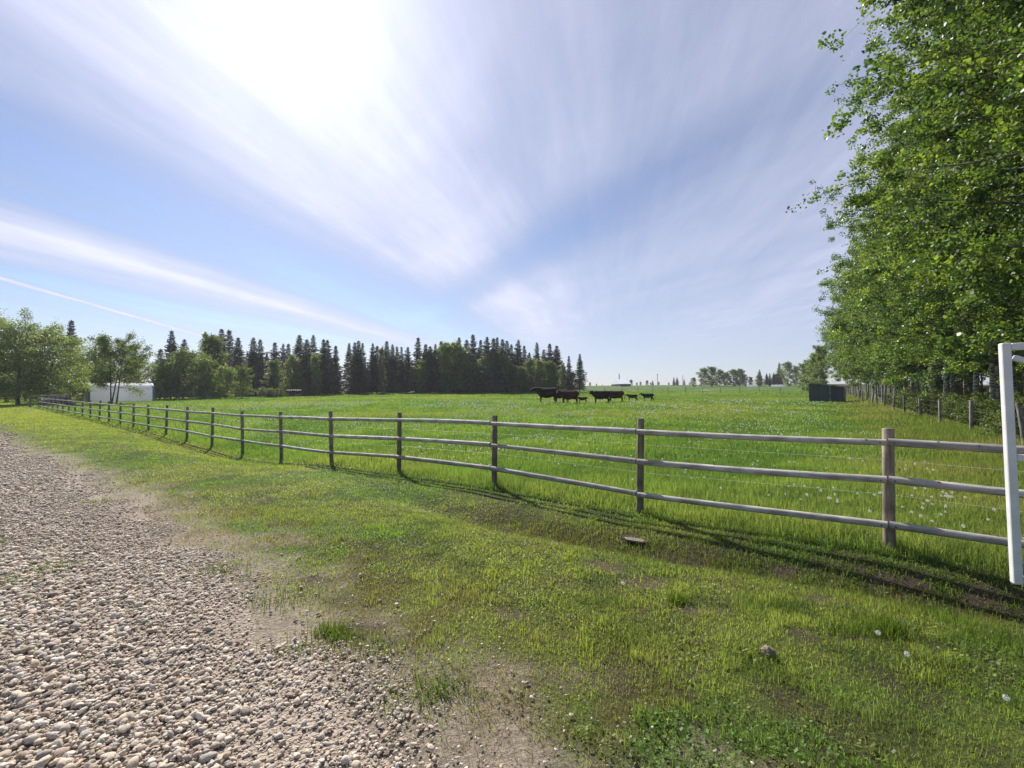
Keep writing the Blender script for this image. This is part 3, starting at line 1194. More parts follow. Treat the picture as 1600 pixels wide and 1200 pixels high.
# ------------------------------------------------------------------ white gate
def gate():
    hinge = Vector((7.60, 2.58, 0))
    free = Vector((4.08, 3.85, 0))
    d = free - hinge
    Lg = d.length
    root = empty('pipe_gate', (hinge.x, hinge.y, h1(hinge.x, hinge.y)), math.atan2(d.y, d.x))
    root.rotation_euler = (0, R(1.3), root.rotation_euler.z)
    tag(root, 'tall white square-tube metal gate standing open at the right edge', 'gate')
    zb, zt = 0.24 - root.location.z, 2.20 - root.location.z
    w = .062

    def bar(name, a, b, ww):
        a, b = Vector(a), Vector(b)
        dd = b - a
        m = MB()
        m.box((0, 0, 0), (dd.length, ww, ww))
        o = m.obj(name, M_GATE, root, bevel=.011, loc=(a + b) / 2)
        o.rotation_euler = dd.to_track_quat('X', 'Z').to_euler()
        return o
    bar('stile', (Lg - w / 2, 0, zb), (Lg - w / 2, 0, zt), w)
    bar('stile', (w / 2, 0, zb), (w / 2, 0, zt), w)
    bar('top_bar', (w + .001, 0, zt - w / 2 - .001), (Lg - w - .001, 0, zt - w / 2 - .001), w - .004)
    bar('bottom_bar', (w + .001, 0, zb + .035), (Lg - w - .001, 0, zb + .035), w - .006)
    zm = zb + (zt - zb) * .52
    bar('middle_bar', (w + .001, 0, zm), (Lg - w - .001, 0, zm), w - .008)
    bar('brace', (Lg - w - .02, 0, zt - w - .06), (Lg * .5, 0, zm + .05), w - .014)
    bar('brace', (w + .02, 0, zt - w - .06), (Lg * .5, 0, zm + .05), w - .014)
    for k in range(1, 6):
        x = w + (Lg - 2 * w) * k / 6
        bar('picket', (x, 0, zb + .075), (x, 0, zm - .036), .03)
    # hinge post stands in the ground
    gp = Vector((7.80, 2.50, 0))
    m = MB()
    m.tube([(0, 0, -.4), (0, 0, 2.3), (0, 0, 2.33)], [.11, .10, .085], 16, wob=.03)
    o = m.obj('gate_post', M_POST, None, True, loc=(gp.x, gp.y, h1(gp.x, gp.y)))
    tag(o, 'thick wooden post carrying the white gate hinges at the fence corner', 'post')


gate()


# ------------------------------------------------------------------ trees
def cross_frames(d):
    d = d / np.linalg.norm(d, axis=1, keepdims=True)
    up = np.tile([[0.0, 0, 1]], (len(d), 1))
    a = np.cross(d, up)
    ln = np.linalg.norm(a, axis=1, keepdims=True)
    a = np.where(ln < 1e-3, np.array([[1.0, 0, 0]]), a / np.maximum(ln, 1e-6))
    return d, a, np.cross(a, d)


def leafy_tree(seed, H, cb, RAD, nb, nl, leaf, prof, trunk_r=.14, stems=1, up=.5, spread=.16, bark=None, cols=None, droop=.25, tris=False, sub=5, oval=False, gam=1.3, rvar=(.65, 1.2)):
    """returns (trunk mesh, crown mesh): trunk with limbs, crown of single leaves set along the twigs"""
    g = np.random.default_rng(seed)
    mb = MB()
    P, Dn = [], []                       # leaf anchor points with local twig direction
    for sidx in range(stems):
        ox, oy = (0, 0) if stems == 1 else g.normal(0, .35, 2)
        lean = g.normal(0, .03, 2) + (0 if stems == 1 else 1) * g.normal(0, .09, 2)
        hs = H * (1 if stems == 1 else g.uniform(.75, 1.0))
        n = 9
        tp = np.array([[ox + lean[0] * f * hs + .10 * math.sin(f * 5 + seed) * f, oy + lean[1] * f * hs + .10 * math.cos(f * 4 + seed * 2) * f, f * hs] for f in np.linspace(0, 1, n)])
        tr = [max(.012, trunk_r * (1 - .93 * f) ** .85) * (1.25 if f == 0 else 1) for f in np.linspace(0, 1, n)]
        tp[0, 2] = -.3
        mb.tube(tp, tr, 8, caps=False)
        az = g.uniform(0, 6.28)
        nbs = max(3, nb // stems)
        for k in range(nbs):
            rel = (k + g.uniform(.1, .9)) / nbs
            h = cb + (hs - cb) * rel ** .92
            base = np.array([np.interp(h, tp[:, 2], tp[:, c]) for c in range(3)])
            az += 2.4 + g.normal(0, .4)
            Lb = RAD * prof(rel) * g.uniform(*rvar)
            el = up * (.35 + .9 * rel) + g.normal(0, .12)
            m = 6
            pts, dirv = [base], np.array([math.cos(az) * math.cos(el), math.sin(az) * math.cos(el), math.sin(el)])
            for j in range(m):
                dirv = dirv + g.normal(0, .10, 3) + np.array([0, 0, .06 - droop * (j / m) ** 2])
                dirv /= np.linalg.norm(dirv)
                pts.append(pts[-1] + dirv * Lb / m)
            pts = np.array(pts)
            r0 = min(.05, .012 + .012 * Lb)
            mb.tube(pts, list(np.linspace(r0, .006, m + 1)), 4, 1, caps=False)
            P += [pts[3:], (pts[3:] + np.roll(pts, 1, 0)[3:]) / 2]
            Dn += [np.tile(dirv, (len(pts) - 3, 1))] * 2
            for j in range(sub):
                f = g.uniform(.25, .95)
                i0 = int(f * m)
                b2 = pts[i0] + (pts[min(i0 + 1, m)] - pts[i0]) * (f * m - i0)
                d2 = dirv * .6 + g.normal(0, .6, 3) + np.array([0, 0, .12])
                d2 /= np.linalg.norm(d2)
                L2 = Lb * g.uniform(.22, .45) * (1.15 - .5 * f)
                q = [b2]
                for _ in range(4):
                    d2 = d2 + g.normal(0, .18, 3) + np.array([0, 0, -droop * .35])
                    d2 /= np.linalg.norm(d2)
                    q.append(q[-1] + d2 * L2 / 4)
                q = np.array(q)
                if j < 3:
                    mb.tube(q, list(np.linspace(.009, .003, 5)), 3, 1, caps=False)
                P.append(q[1:])
                Dn.append(np.tile(d2, (4, 1)))
    P, Dn = np.concatenate(P), np.concatenate(Dn)
    wgt = g.gamma(gam, 1.0, len(P))
    idx = g.choice(len(P), nl, p=wgt / wgt.sum())
    c = P[idx] + np.clip(g.normal(0, 1, (nl, 3)), -1.5, 1.5) * spread * np.array([1, 1, .8])
    c[:, 2] = np.maximum(c[:, 2], .15)
    ax = Dn[idx] * .4 + g.normal(0, .7, (nl, 3)) + np.array([0, 0, -.45])
    nn = g.normal(0, 1, (nl, 3)) + np.array([0, 0, .7])
    ax, _, _ = cross_frames(ax)
    bx = np.cross(ax, nn)
    bx /= np.maximum(np.linalg.norm(bx, axis=1, keepdims=True), 1e-6)
    sz = leaf * g.uniform(.65, 1.25, nl)[:, None]
    if oval:
        rows = [(0, 0), (.28, .36), (.62, .34), (1.0, 0), (.62, -.34), (.28, -.36)]
        fold = np.cross(ax, bx)
        v = np.stack([c + ax * sz * p + bx * sz * q_ + fold * sz * (.10 * abs(q_) / .36 - .12 * p * p) for p, q_ in rows], 1)
        k = 6
    elif tris:
        v = np.stack([c - bx * sz * .5, c + bx * sz * .5, c + ax * sz], 1)
        k = 3
    else:
        v = np.stack([c, c + ax * sz * .45 + bx * sz * .44, c + ax * sz, c + ax * sz * .45 - bx * sz * .44], 1)
        k = 4
    cols = cols or [(.118, .208, .046), (.195, .290, .056), (.062, .124, .036)]
    mixw = g.random(len(P))[idx]
    ca = np.array(cols)
    col = np.where((mixw < .5)[:, None], ca[0], np.where((mixw < .78)[:, None], ca[1], ca[2])) * g.uniform(.72, 1.3, nl)[:, None]
    crown = raw_mesh('crown', v.reshape(-1, 3), np.arange(nl * k), np.full(nl, k), M_LEAF, np.repeat(col, k, 0))
    trunk = mb.mesh('trunk', [bark or M_ASPEN, M_BARK], True)
    return trunk, crown


def spruce(seed, H, RAD, cb=.8, col=(.105, .135, .112), dens=1.0):
    g = np.random.default_rng(seed)
    mb = MB()
    mb.tube([(0, 0, -.3), (0, 0, H * .5), (g.normal(0, .06), 0, H * .98)], [.17, .10, .015], 7, caps=False)
    V, C = [], []
    h = cb
    while h < H * .985:
        rel = (h - cb) / (H - cb)
        L = (RAD * (1 - rel) ** .95 * (.75 + .25 * min(1, rel / .15))) * g.uniform(.62, 1.3) + .10
        nb = int((8 if rel < .8 else 6) * dens)
        a0 = g.uniform(0, 6.28)
        for k in range(nb):
            az = a0 + 6.283 * k / nb + g.normal(0, .25)
            Lk = L * g.uniform(.55, 1.18)
            el = -.38 + .75 * rel + g.normal(0, .12)
            dh = np.array([math.cos(az), math.sin(az), 0])
            side = np.array([-math.sin(az), math.cos(az), 0])
            m = max(2, int(Lk / .26))
            for j in range(m):
                f = (j + .5) / m
                c = dh * (Lk * f) + np.array([0, 0, h + math.sin(el) * Lk * f + .14 * f * f * Lk])
                ww = (.07 + .42 * (1 - .8 * f) * min(1, Lk * .8)) * g.uniform(.6, 1.4)
                ll = .44 * g.uniform(.7, 1.3)
                for sgn in (-1, 1):
                    dr = side * sgn * ww + np.array([0, 0, -g.uniform(.06, .42) * min(1, .3 + Lk * .6)]) + dh * g.normal(.08, .08)
                    V += [c - dh * ll * .4, c + dh * ll * .6, c + dr]
                    C.append(col * np.array(g.uniform(.65, 1.35)))
        h += g.uniform(.20, .34) * (1.1 - .4 * rel)
    for k in range(9):
        z = H * .955 + k * .06
        a = g.uniform(0, 6.28)
        dh = np.array([math.cos(a), math.sin(a), 0])
        V += [np.array([0, 0, z - .14]), np.array([0, 0, z + .22]), dh * .20 + np.array([0, 0, z - .04])]
        C.append(np.array(col))
    V, C = np.array(V), np.repeat(np.array(C), 3, 0)
    n = len(V) // 3
    return mb.mesh('trunk', M_BARK, True), raw_mesh('crown', V, np.arange(n * 3), np.full(n, 3), M_NEEDLE, C)


def plant(name, meshes, x, y, label, cat, group=None, s=1.0, rz=None, sz=None):
    r = empty(name, (x, y, h1(x, y)), rng.uniform(0, 6.28) if rz is None else rz)
    r.scale = (s, s, sz or s)
    tag(r, label, cat, group)
    for nm, me in zip(('trunk', 'crown'), meshes):
        o = bpy.data.objects.new(nm, me)
        COL.objects.link(o)
        o.parent = r
    return r


ORD = ['first', 'second', 'third', 'fourth', 'fifth', 'sixth', 'seventh', 'eighth', 'ninth', 'tenth', 'eleventh', 'twelfth', 'thirteenth', 'fourteenth']


def aspen_prof(rel):
    return (.55 + .45 * math.sin(math.pi * min(1, rel * 1.25 + .15))) * (1 - .55 * max(0, rel - .6) / .4)


def broad_prof(rel):
    return .62 + .5 * math.sin(math.pi * (rel * .85 + .1)) - .35 * max(0, rel - .75) * 4 * .5


def wood_prof(rel):
    return (.62 + .38 * math.sin(math.pi * min(1, rel * 1.2 + .1))) * (1 - .40 * max(0, rel - .75) / .25)


# --- the aspen wood on the right
NEAR = [leafy_tree(101 + k, 20.0 + k * 1.2, [3.9, 3.3, 3.7, 3.1][k], [6.2, 5.2, 6.6, 4.8][k], 80, 115000, [.095, .088, .095, .088][k], wood_prof, .13, spread=.13, sub=8, up=.42, oval=True, gam=.75, rvar=(.5, 1.3)) for k in range(4)]
MIDT = [leafy_tree(121 + k, 18.5 + k, 2.6, 5.4, 64, 38000, .135, wood_prof, .12, spread=.18, sub=6, gam=.7, rvar=(.5, 1.3)) for k in range(2)]
BACK = [leafy_tree(131 + k, 16.0 + k, 4.5, 2.6, 40, 9000, .14, aspen_prof, .11, spread=.22, sub=4) for k in range(2)]
WOOD_SEED = 14
WD, WN = np.array([.539, .842]), np.array([.842, -.539])


def wood():
    global rng
    rng = np.random.default_rng(WOOD_SEED)
    y, k = 5.6, 0
    GF = 'aspens along the front of the right-hand wood'
    while y < 92:
        off = rng.uniform(1.3, 2.4)
        if y > 60:
            off -= (y - 60) * .03
        x = 6.1 + .64 * y + off * WN[0]
        yy = y + off * WN[1]
        if y < 34:
            ms = NEAR[(k * 3) % 4]
        else:
            ms = MIDT[k % 2]
        sc = rng.uniform(.86, 1.08)
        if y > 72:
            sc *= .85
        if k < 12:
            lab = f'leafy green aspen, {ORD[k]} along the wire fence counting from the white gate'
        else:
            lab = 'leafy aspen among the trees crowded at the far end of the wire fence'
        plant('aspen_tree', ms, x, yy, lab, 'tree', GF if k < 12 else 'far aspens of the right-hand wood', sc)
        y += rng.uniform(1.5, 2.5) * (1 + y * .008)
        k += 1
    for row, (o0, st_, y0) in enumerate([(4.2, 2.2, 2.0), (6.8, 2.6, 0.0), (9.8, 3.2, -2.0), (14.0, 3.6, -4.0)]):
        y = y0
        while y < 82:
            off = o0 + rng.normal(0, .6)
            x, yy = 6.1 + .64 * y + off * WN[0], y + off * WN[1]
            if yy > .5:
                plant('aspen_tree', BACK[int(rng.integers(0, 2))] if row else (MIDT if y > 20 else BACK)[int(rng.integers(0, 2))], x, yy,
                      'slender aspen standing in the shade behind the front row of the wood', 'tree', 'aspens inside the right-hand wood', rng.uniform(.85, 1.1))
            y += st_ * rng.uniform(.75, 1.25)


wood()


def bush_mesh(seed, H, RAD, nl, leaf, cols=None):
    return leafy_tree(seed, H, .1, RAD, 22, nl, leaf, lambda r: 1.0 - .5 * r, .02, stems=5, up=.8, spread=.10, bark=M_BARK, cols=cols, droop=.1, sub=4)


BUSH = [bush_mesh(201 + k, 1.25, .75, 3600, .06, [(.10, .155, .035), (.15, .20, .05), (.06, .10, .028)]) for k in range(2)]


def undergrowth():
    k = 0
    for y in [9.0, 11.5, 13.8, 15.2, 16.8, 18.6, 20.4, 22.3, 24.6, 27.0, 29.6, 32.5, 36, 40]:
        off = rng.uniform(.5, 1.3)
        x, yy = 6.1 + .64 * y + off * WN[0], y + off * WN[1]
        r = plant('bush', BUSH[k % 2], x, yy, f'light green leafy bush behind the wire fence, {ORD[k]} along it from the gate', 'bush', 'bushes behind the wire fence', rng.uniform(.7, 1.25))
        r.children[0].name, r.children[1].name = 'stem', 'foliage'
        k += 1


undergrowth()


def understory():
    # shaded saplings filling the floor of the wood
    for o0, y0, stp in ((4.5, 5.0, 3.6), (7.5, 3.0, 4.2), (11.0, 1.5, 5.0)):
        y = y0
        while y < 60:
            off = o0 + rng.normal(0, .7)
            x, yy = 6.1 + .64 * y + off * WN[0], y + off * WN[1]
            if yy > 1.0:
                r = plant('sapling', BUSH[int(rng.integers(0, 2))], x, yy, 'shaded sapling on the dim floor of the aspen wood', 'sapling', 'saplings inside the right-hand wood', rng.uniform(1.1, 1.7))
                r.children[0].name, r.children[1].name = 'stem', 'foliage'
            y += stp * rng.uniform(.7, 1.3) * (1 + y * .01)


understory()

# --- the spruce stand across the pasture
SPR = [spruce(301 + k, 16.0, 2.5 + .35 * (k % 3), 1.0 + .5 * (k % 2)) for k in range(6)]
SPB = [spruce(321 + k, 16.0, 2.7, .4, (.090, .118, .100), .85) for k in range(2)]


def place_px(px, top, Y):
    x = at_depth(px, Y)
    z0 = h1(x, Y)
    zt = 1.7 + (615 - top) / F * Y
    return x, zt - z0


SP_TOPS = [(250, 544), (267, 515), (287, 529), (320, 517), (331, 522), (345, 512), (357, 514), (371, 526), (395, 526), (406, 529), (429, 534), (442, 536), (450, 536), (467, 522),
           (479, 529), (489, 522), (505, 529), (511, 530), (524, 539), (545, 535), (554, 534), (560, 531), (566, 535), (582, 535), (589, 539), (604, 532), (613, 537),
           (620, 540), (627, 541), (637, 541), (653, 526), (665, 537), (672, 540), (680, 536), (689, 532), (699, 534), (709, 535), (717, 526), (729, 530), (739, 521), (751, 530), (761, 525),
           (771, 527), (777, 526), (785, 529), (792, 531), (799, 537), (810, 530), (819, 539), (827, 550), (839, 534), (850, 545), (859, 536), (870, 539), (889, 555), (906, 552)]


def spruces():
    sect = [(310, 'above the low trees right of the shelter'), (382, 'in the clump right of the round pale tree'), (420, 'in the pair apart at the stand\'s left'),
            (460, 'where grey-green aspens stand in front'), (528, 'left of the light gap in the stand'), (600, 'right of the light gap in the stand'), (650, 'left of the first aspen clump'),
            (712, 'rising behind the first aspen clump'), (765, 'rising between the two aspen clumps'), (802, 'rising behind the second aspen clump'), (832, 'left of the black bull'),
            (862, 'above the black bull'), (880, 'above the red cow'), (1000, 'x')]
    cnt = {}
    for i, (px, top) in enumerate(SP_TOPS):
        Y = rng.uniform(112, 126) if px > 300 else rng.uniform(96, 104)
        if px < 380:
            Y -= 6
        x, H = place_px(px, top, Y)
        for lim, ph in sect:
            if px < lim:
                break
        k = cnt.get(ph, 0)
        cnt[ph] = k + 1
        tall = 'tall' if top < 530 else 'dark'
        lab = f'{tall} narrow spruce {ph}, {ORD[k]} from its left'
        if px == 906:
            lab = 'lone ragged spruce at the right end of the stand'
        elif px == 889:
            lab = 'slim spruce just left of the lone one at the right end'
        elif px == 267:
            lab = 'tall bushy spruce standing alone above the round tree right of the shelter'
        s = H / 16.0
        wide = 1.22 if px > 300 else 1.4
        if px > 820:
            wide = 1.2
        plant('spruce_tree', SPR[i % 6], x, Y, lab, 'spruce', 'spruces across the pasture', s * wide * rng.uniform(.8, 1.3), sz=s)
    # the shaded ranks behind
    n = 0
    for px in np.arange(300, 880, 8.0):
        for r_ in range(2):
            p = px + rng.uniform(-5, 5)
            if 529 < p < 539:
                continue
            Y = rng.uniform(126, 132) + r_ * 6
            top = np.interp(p, [300, 360, 440, 520, 640, 740, 800, 870], [548, 540, 552, 552, 552, 540, 548, 560]) + rng.uniform(0, 16)
            x, H = place_px(p, top, Y)
            plant('spruce_tree', SPB[n % 2], x, Y, 'dark spruce in the shaded ranks behind the front of the stand', 'spruce', 'spruces at the back of the stand', H / 16.0 * 1.15, sz=H / 16.0)
            n += 1
    x, H = place_px(110, 499, 86)
    plant('spruce_tree', SPR[1], x, 86, 'single dark spruce rising between the two big leafy trees on the left', 'spruce', None, H / 16 * 1.2, sz=H / 16)


spruces()

# --- leafy trees
GREYG = [(.172, .236, .097), (.230, .293, .114), (.122, .175, .081)]
MIDG = [(.165, .244, .075), (.230, .308, .088), (.108, .169, .063)]
def clump_prof(rel):
    return .80 + .25 * math.sin(math.pi * rel) - .25 * max(0, rel - .75) * 4


BIGT = [leafy_tree(401, 10.0, 1.0, 5.0, 56, 24000, .17, broad_prof, .20, up=.55, spread=.30, bark=M_BARK, cols=GREYG),
        leafy_tree(402, 10.0, .7, 4.6, 56, 22000, .17, broad_prof, .13, stems=4, up=.6, spread=.30, bark=M_BARK, cols=MIDG),
        leafy_tree(403, 10.0, 2.6, 4.6, 50, 24000, .17, broad_prof, .12, stems=3, up=.5, spread=.30, bark=M_BARK, cols=MIDG)]
CLUMP = [leafy_tree(411 + k, 10.0, .4, 3.0, 44, 8000, .26, clump_prof, .10, up=.75, spread=.28, bark=M_ASPEN, cols=[GREYG, MIDG, GREYG][k], tris=True) for k in range(3)]
ROUND = [leafy_tree(421 + k, 8.0, .4, 3.7, 40, 8000, .24, broad_prof, .12, up=.55, spread=.30, bark=M_BARK, cols=MIDG, tris=True) for k in range(2)]


def leafy():
    def put(ms, H0, px, top, Y, label, group=None, wide=1.0, cat='tree'):
        x, H = place_px(px, top, Y)
        s = H / H0
        return plant('leafy_tree', ms, x, Y, label, cat, group, s * wide, sz=s)
    put(BIGT[0], 11.6, 28, 502, 62, 'broad grey-green tree with a thick forked trunk at the far left', None, 1.15)
    put(BIGT[1], 11.6, 66, 499, 66, 'tall airy grey-green tree just right of the thick trunk at left', None, 1.1)
    put(BIGT[1], 11.6, -28, 524, 62, 'leafy tree cut off by the left edge of the picture', None, 1.1)
    put(BIGT[2], 11.6, 178, 520, 64, 'spreading tree with dark stems in front of the white shelter', None, .95)
    put(BIGT[1], 11.6, 152, 530, 88, 'airy tree behind the left half of the white shelter', None, .95)
    put(BIGT[1], 11.6, 214, 548, 88, 'smaller leafy tree behind the right end of the white shelter', None, .95)
    put(BIGT[1], 11.6, 104, 562, 72, 'low leafy tree behind the far corner of the rail fence', None, 1.2)
    put(ROUND[0], 8.3, 130, 572, 92, 'shaded leafy tree behind the left end of the white shelter')
    put(ROUND[1], 8.3, 40, 560, 84, 'shaded leafy tree behind the two big trees at left')
    put(ROUND[1], 8.3, 10, 566, 80, 'dim leafy tree at the left edge behind the thick trunk')
    put(ROUND[0], 8.3, 85, 572, 90, 'dim leafy tree below the single dark spruce')
    put(ROUND[0], 8.3, 285, 554, 88, 'round pale green tree right of the white shelter', None, .85)
    put(ROUND[1], 8.3, 258, 574, 87, 'lower round tree touching the right end of the shelter', None, .9)
    put(ROUND[1], 8.3, 318, 566, 92, 'low dark green tree right of the round pale one', None, .8)
    put(ROUND[0], 8.3, 352, 577, 92, 'low rounded tree, left one of the two under the clumped spruces', None, .9)
    put(ROUND[1], 8.3, 379, 578, 92, 'low pale tree, right one of the two under the clumped spruces', None, .75)
    put(CLUMP[1], 10.4, 330, 530, 101, 'pale leafy tree showing between the clumped spruces', None, .9)
    put(CLUMP[0], 10.4, 428, 566, 108, 'grey-green aspen below the fourth gap of the spruces')
    put(CLUMP[2], 10.4, 455, 561, 110, 'grey-green aspen above the metal hurdle')
    put(CLUMP[1], 10.4, 494, 558, 110, 'light green young aspen right of the metal hurdle', None, .7)
    put(CLUMP[1], 10.4, 474, 592, 108, 'very small light green sapling beside the hurdle', None, .9)
    put(CLUMP[0], 10.4, 596, 548, 110, 'slim pale-stemmed aspen behind the dark brush heap', None, .35)
    A = [(648, 577), (660, 566), (673, 556), (687, 549), (699, 541), (712, 543), (723, 552)]
    for k, (px, t_) in enumerate(A):
        put(CLUMP[k % 3], 10.4, px, t_, rng.uniform(112, 117), f'aspen in the first clump before the spruces, {ORD[k]} from its left', 'aspens of the first clump', .85)
    B = [(741, 573), (752, 566), (763, 558), (775, 554), (788, 561), (801, 573), (815, 575), (828, 566), (842, 566), (856, 568), (864, 572)]
    for k, (px, t_) in enumerate(B):
        put(CLUMP[(k + 1) % 3], 10.4, px, t_, rng.uniform(112, 117), f'aspen in the second clump before the spruces, {ORD[k]} from its left', 'aspens of the second clump', .85)
    put(CLUMP[2], 10.4, 878, 574, 116, 'small aspen under the two last spruces', None, .7)
    put(CLUMP[1], 10.4, 895, 584, 116, 'low pale sapling between the two last spruces', None, .8)
    # scrub along the left edge of the pasture
    for k, px in enumerate([405, 413, 421, 428, 436]):
        x = at_depth(px, 97)
        r = plant('bush', BUSH[k % 2], x, 97 + rng.uniform(-1, 1), f'low grey-green scrub bush at the pasture edge, {ORD[k]} right of the low trees', 'bush', 'scrub at the left pasture edge', rng.uniform(1.1, 1.6))
        r.children[0].name, r.children[1].name = 'stem', 'foliage'
    # the far crest on the right
    FARC = [(1100, 577, 'dense'), (1112, 575, 'd'), (1124, 580, 'd'), (1135, 583, 'd'), (1146, 579, 'd'), (1156, 579, 'd'), (1163, 586, 'd')]
    for k, (px, t_, _) in enumerate(FARC):
        put(CLUMP[k % 3], 10.4, px, t_, rng.uniform(205, 215), f'dark bushy tree of the thicket on the far crest, {ORD[k]} from its left', 'thicket on the far crest', 1.35)
    put(CLUMP[1], 10.4, 1084, 591, 198, 'small pale bush left of the thicket on the far crest', None, 1.2)
    put(CLUMP[1], 10.4, 1186, 588, 205, 'round pale tree under a spruce top on the far crest', None, 1.5)
    put(CLUMP[0], 10.4, 1173, 590, 205, 'low dark tree right beside the far crest thicket', None, 1.2)
    put(CLUMP[0], 10.4, 1212, 586, 215, 'pale tree right of the orange roof', None, 1.3)
    put(CLUMP[1], 10.4, 1231, 568, 205, 'tall round-headed tree beside the tallest far spruce', None, 1.0)
    put(CLUMP[0], 10.4, 1244, 574, 205, 'dark tree at the right end of the far crest', None, .9)
    for k, (px, t_, Y) in enumerate([(1256, 571, 125), (1266, 566, 112), (1274, 556, 104), (1282, 545, 100)]):
        put(CLUMP[1], 10.4, px, t_, Y, f'pale leafy tree ending the wood behind the shed, {ORD[k]} from its left', 'pale trees beyond the shed', 1.1 if k < 2 else .8)
    for k, (px, t_) in enumerate([(912, 600), (922, 598), (932, 600), (941, 601), (951, 602), (979, 594), (986, 594), (995, 598), (1001, 597), (1011, 595), (1017, 598), (1029, 597), (1045, 598), (1078, 598)]):
        put(CLUMP[k % 3], 10.4, px, t_, rng.uniform(262, 272), f'tiny distant tree on the skyline beside the white-roofed barn, {ORD[k]} from the left', 'distant skyline trees', 1.3)
    for k, (px, t_, lab) in enumerate([(1053, 589, 'small distant spruce, left of the skyline pair'), (1058, 589, 'small distant spruce, right of the skyline pair'), (1020, 594, 'tiny dark spruce beside the pale skyline post'),
                                       (1069, 592, 'tiny distant spruce under the right utility pole'), (1187, 577, 'spruce top behind the round pale tree on the crest'), (1198, 583, 'small spruce left above the orange roof'),
                                       (1203, 583, 'small spruce directly above the orange roof'), (1209, 582, 'small spruce right above the orange roof'), (1218, 566, 'tallest spruce on the far crest'), (1222, 576, 'lower spruce beside the tallest one on the far crest')]):
        Y = 240 if px < 1100 else 214
        x, H = place_px(px, t_, Y)
        plant('spruce_tree', SPR[k % 6], x, Y, lab, 'spruce', None, H / 16 * (1.5 if H < 9 else 1.1), sz=H / 16)


leafy()


# ------------------------------------------------------------------ cattle
def loft(mb, secs, sides=16, ref=(0, 0, 1)):
    """closed tube through elliptical sections: (centre, direction, half width, half height)"""
    vs, fs = [], []
    for (c, d, hw, hh) in secs:
        c, d = Vector(c), Vector(d).normalized()
        a = d.cross(Vector(ref)).normalized()
        b = a.cross(d).normalized()
        for k in range(sides):
            an = 2 * math.pi * k / sides
            vs.append(c + a * (math.cos(an) * hw) + b * (math.sin(an) * hh))
    n = len(secs)
    for i in range(n - 1):
        for k in range(sides):
            k2 = (k + 1) % sides
            fs.append((i * sides + k, i * sides + k2, (i + 1) * sides + k2, (i + 1) * sides + k))
    fs.append(tuple(reversed(range(sides))))
    fs.append(tuple((n - 1) * sides + k for k in range(sides)))
    mb.add(vs, fs)


def limb(mb, pts):
    secs = []
    for i, (p, r) in enumerate(pts):
        q0, q1 = Vector(pts[max(0, i - 1)][0]), Vector(pts[min(len(pts) - 1, i + 1)][0])
        secs.append((p, q1 - q0, r, r))
    loft(mb, secs, 10, (1, 0, .05))          # limbs run downwards


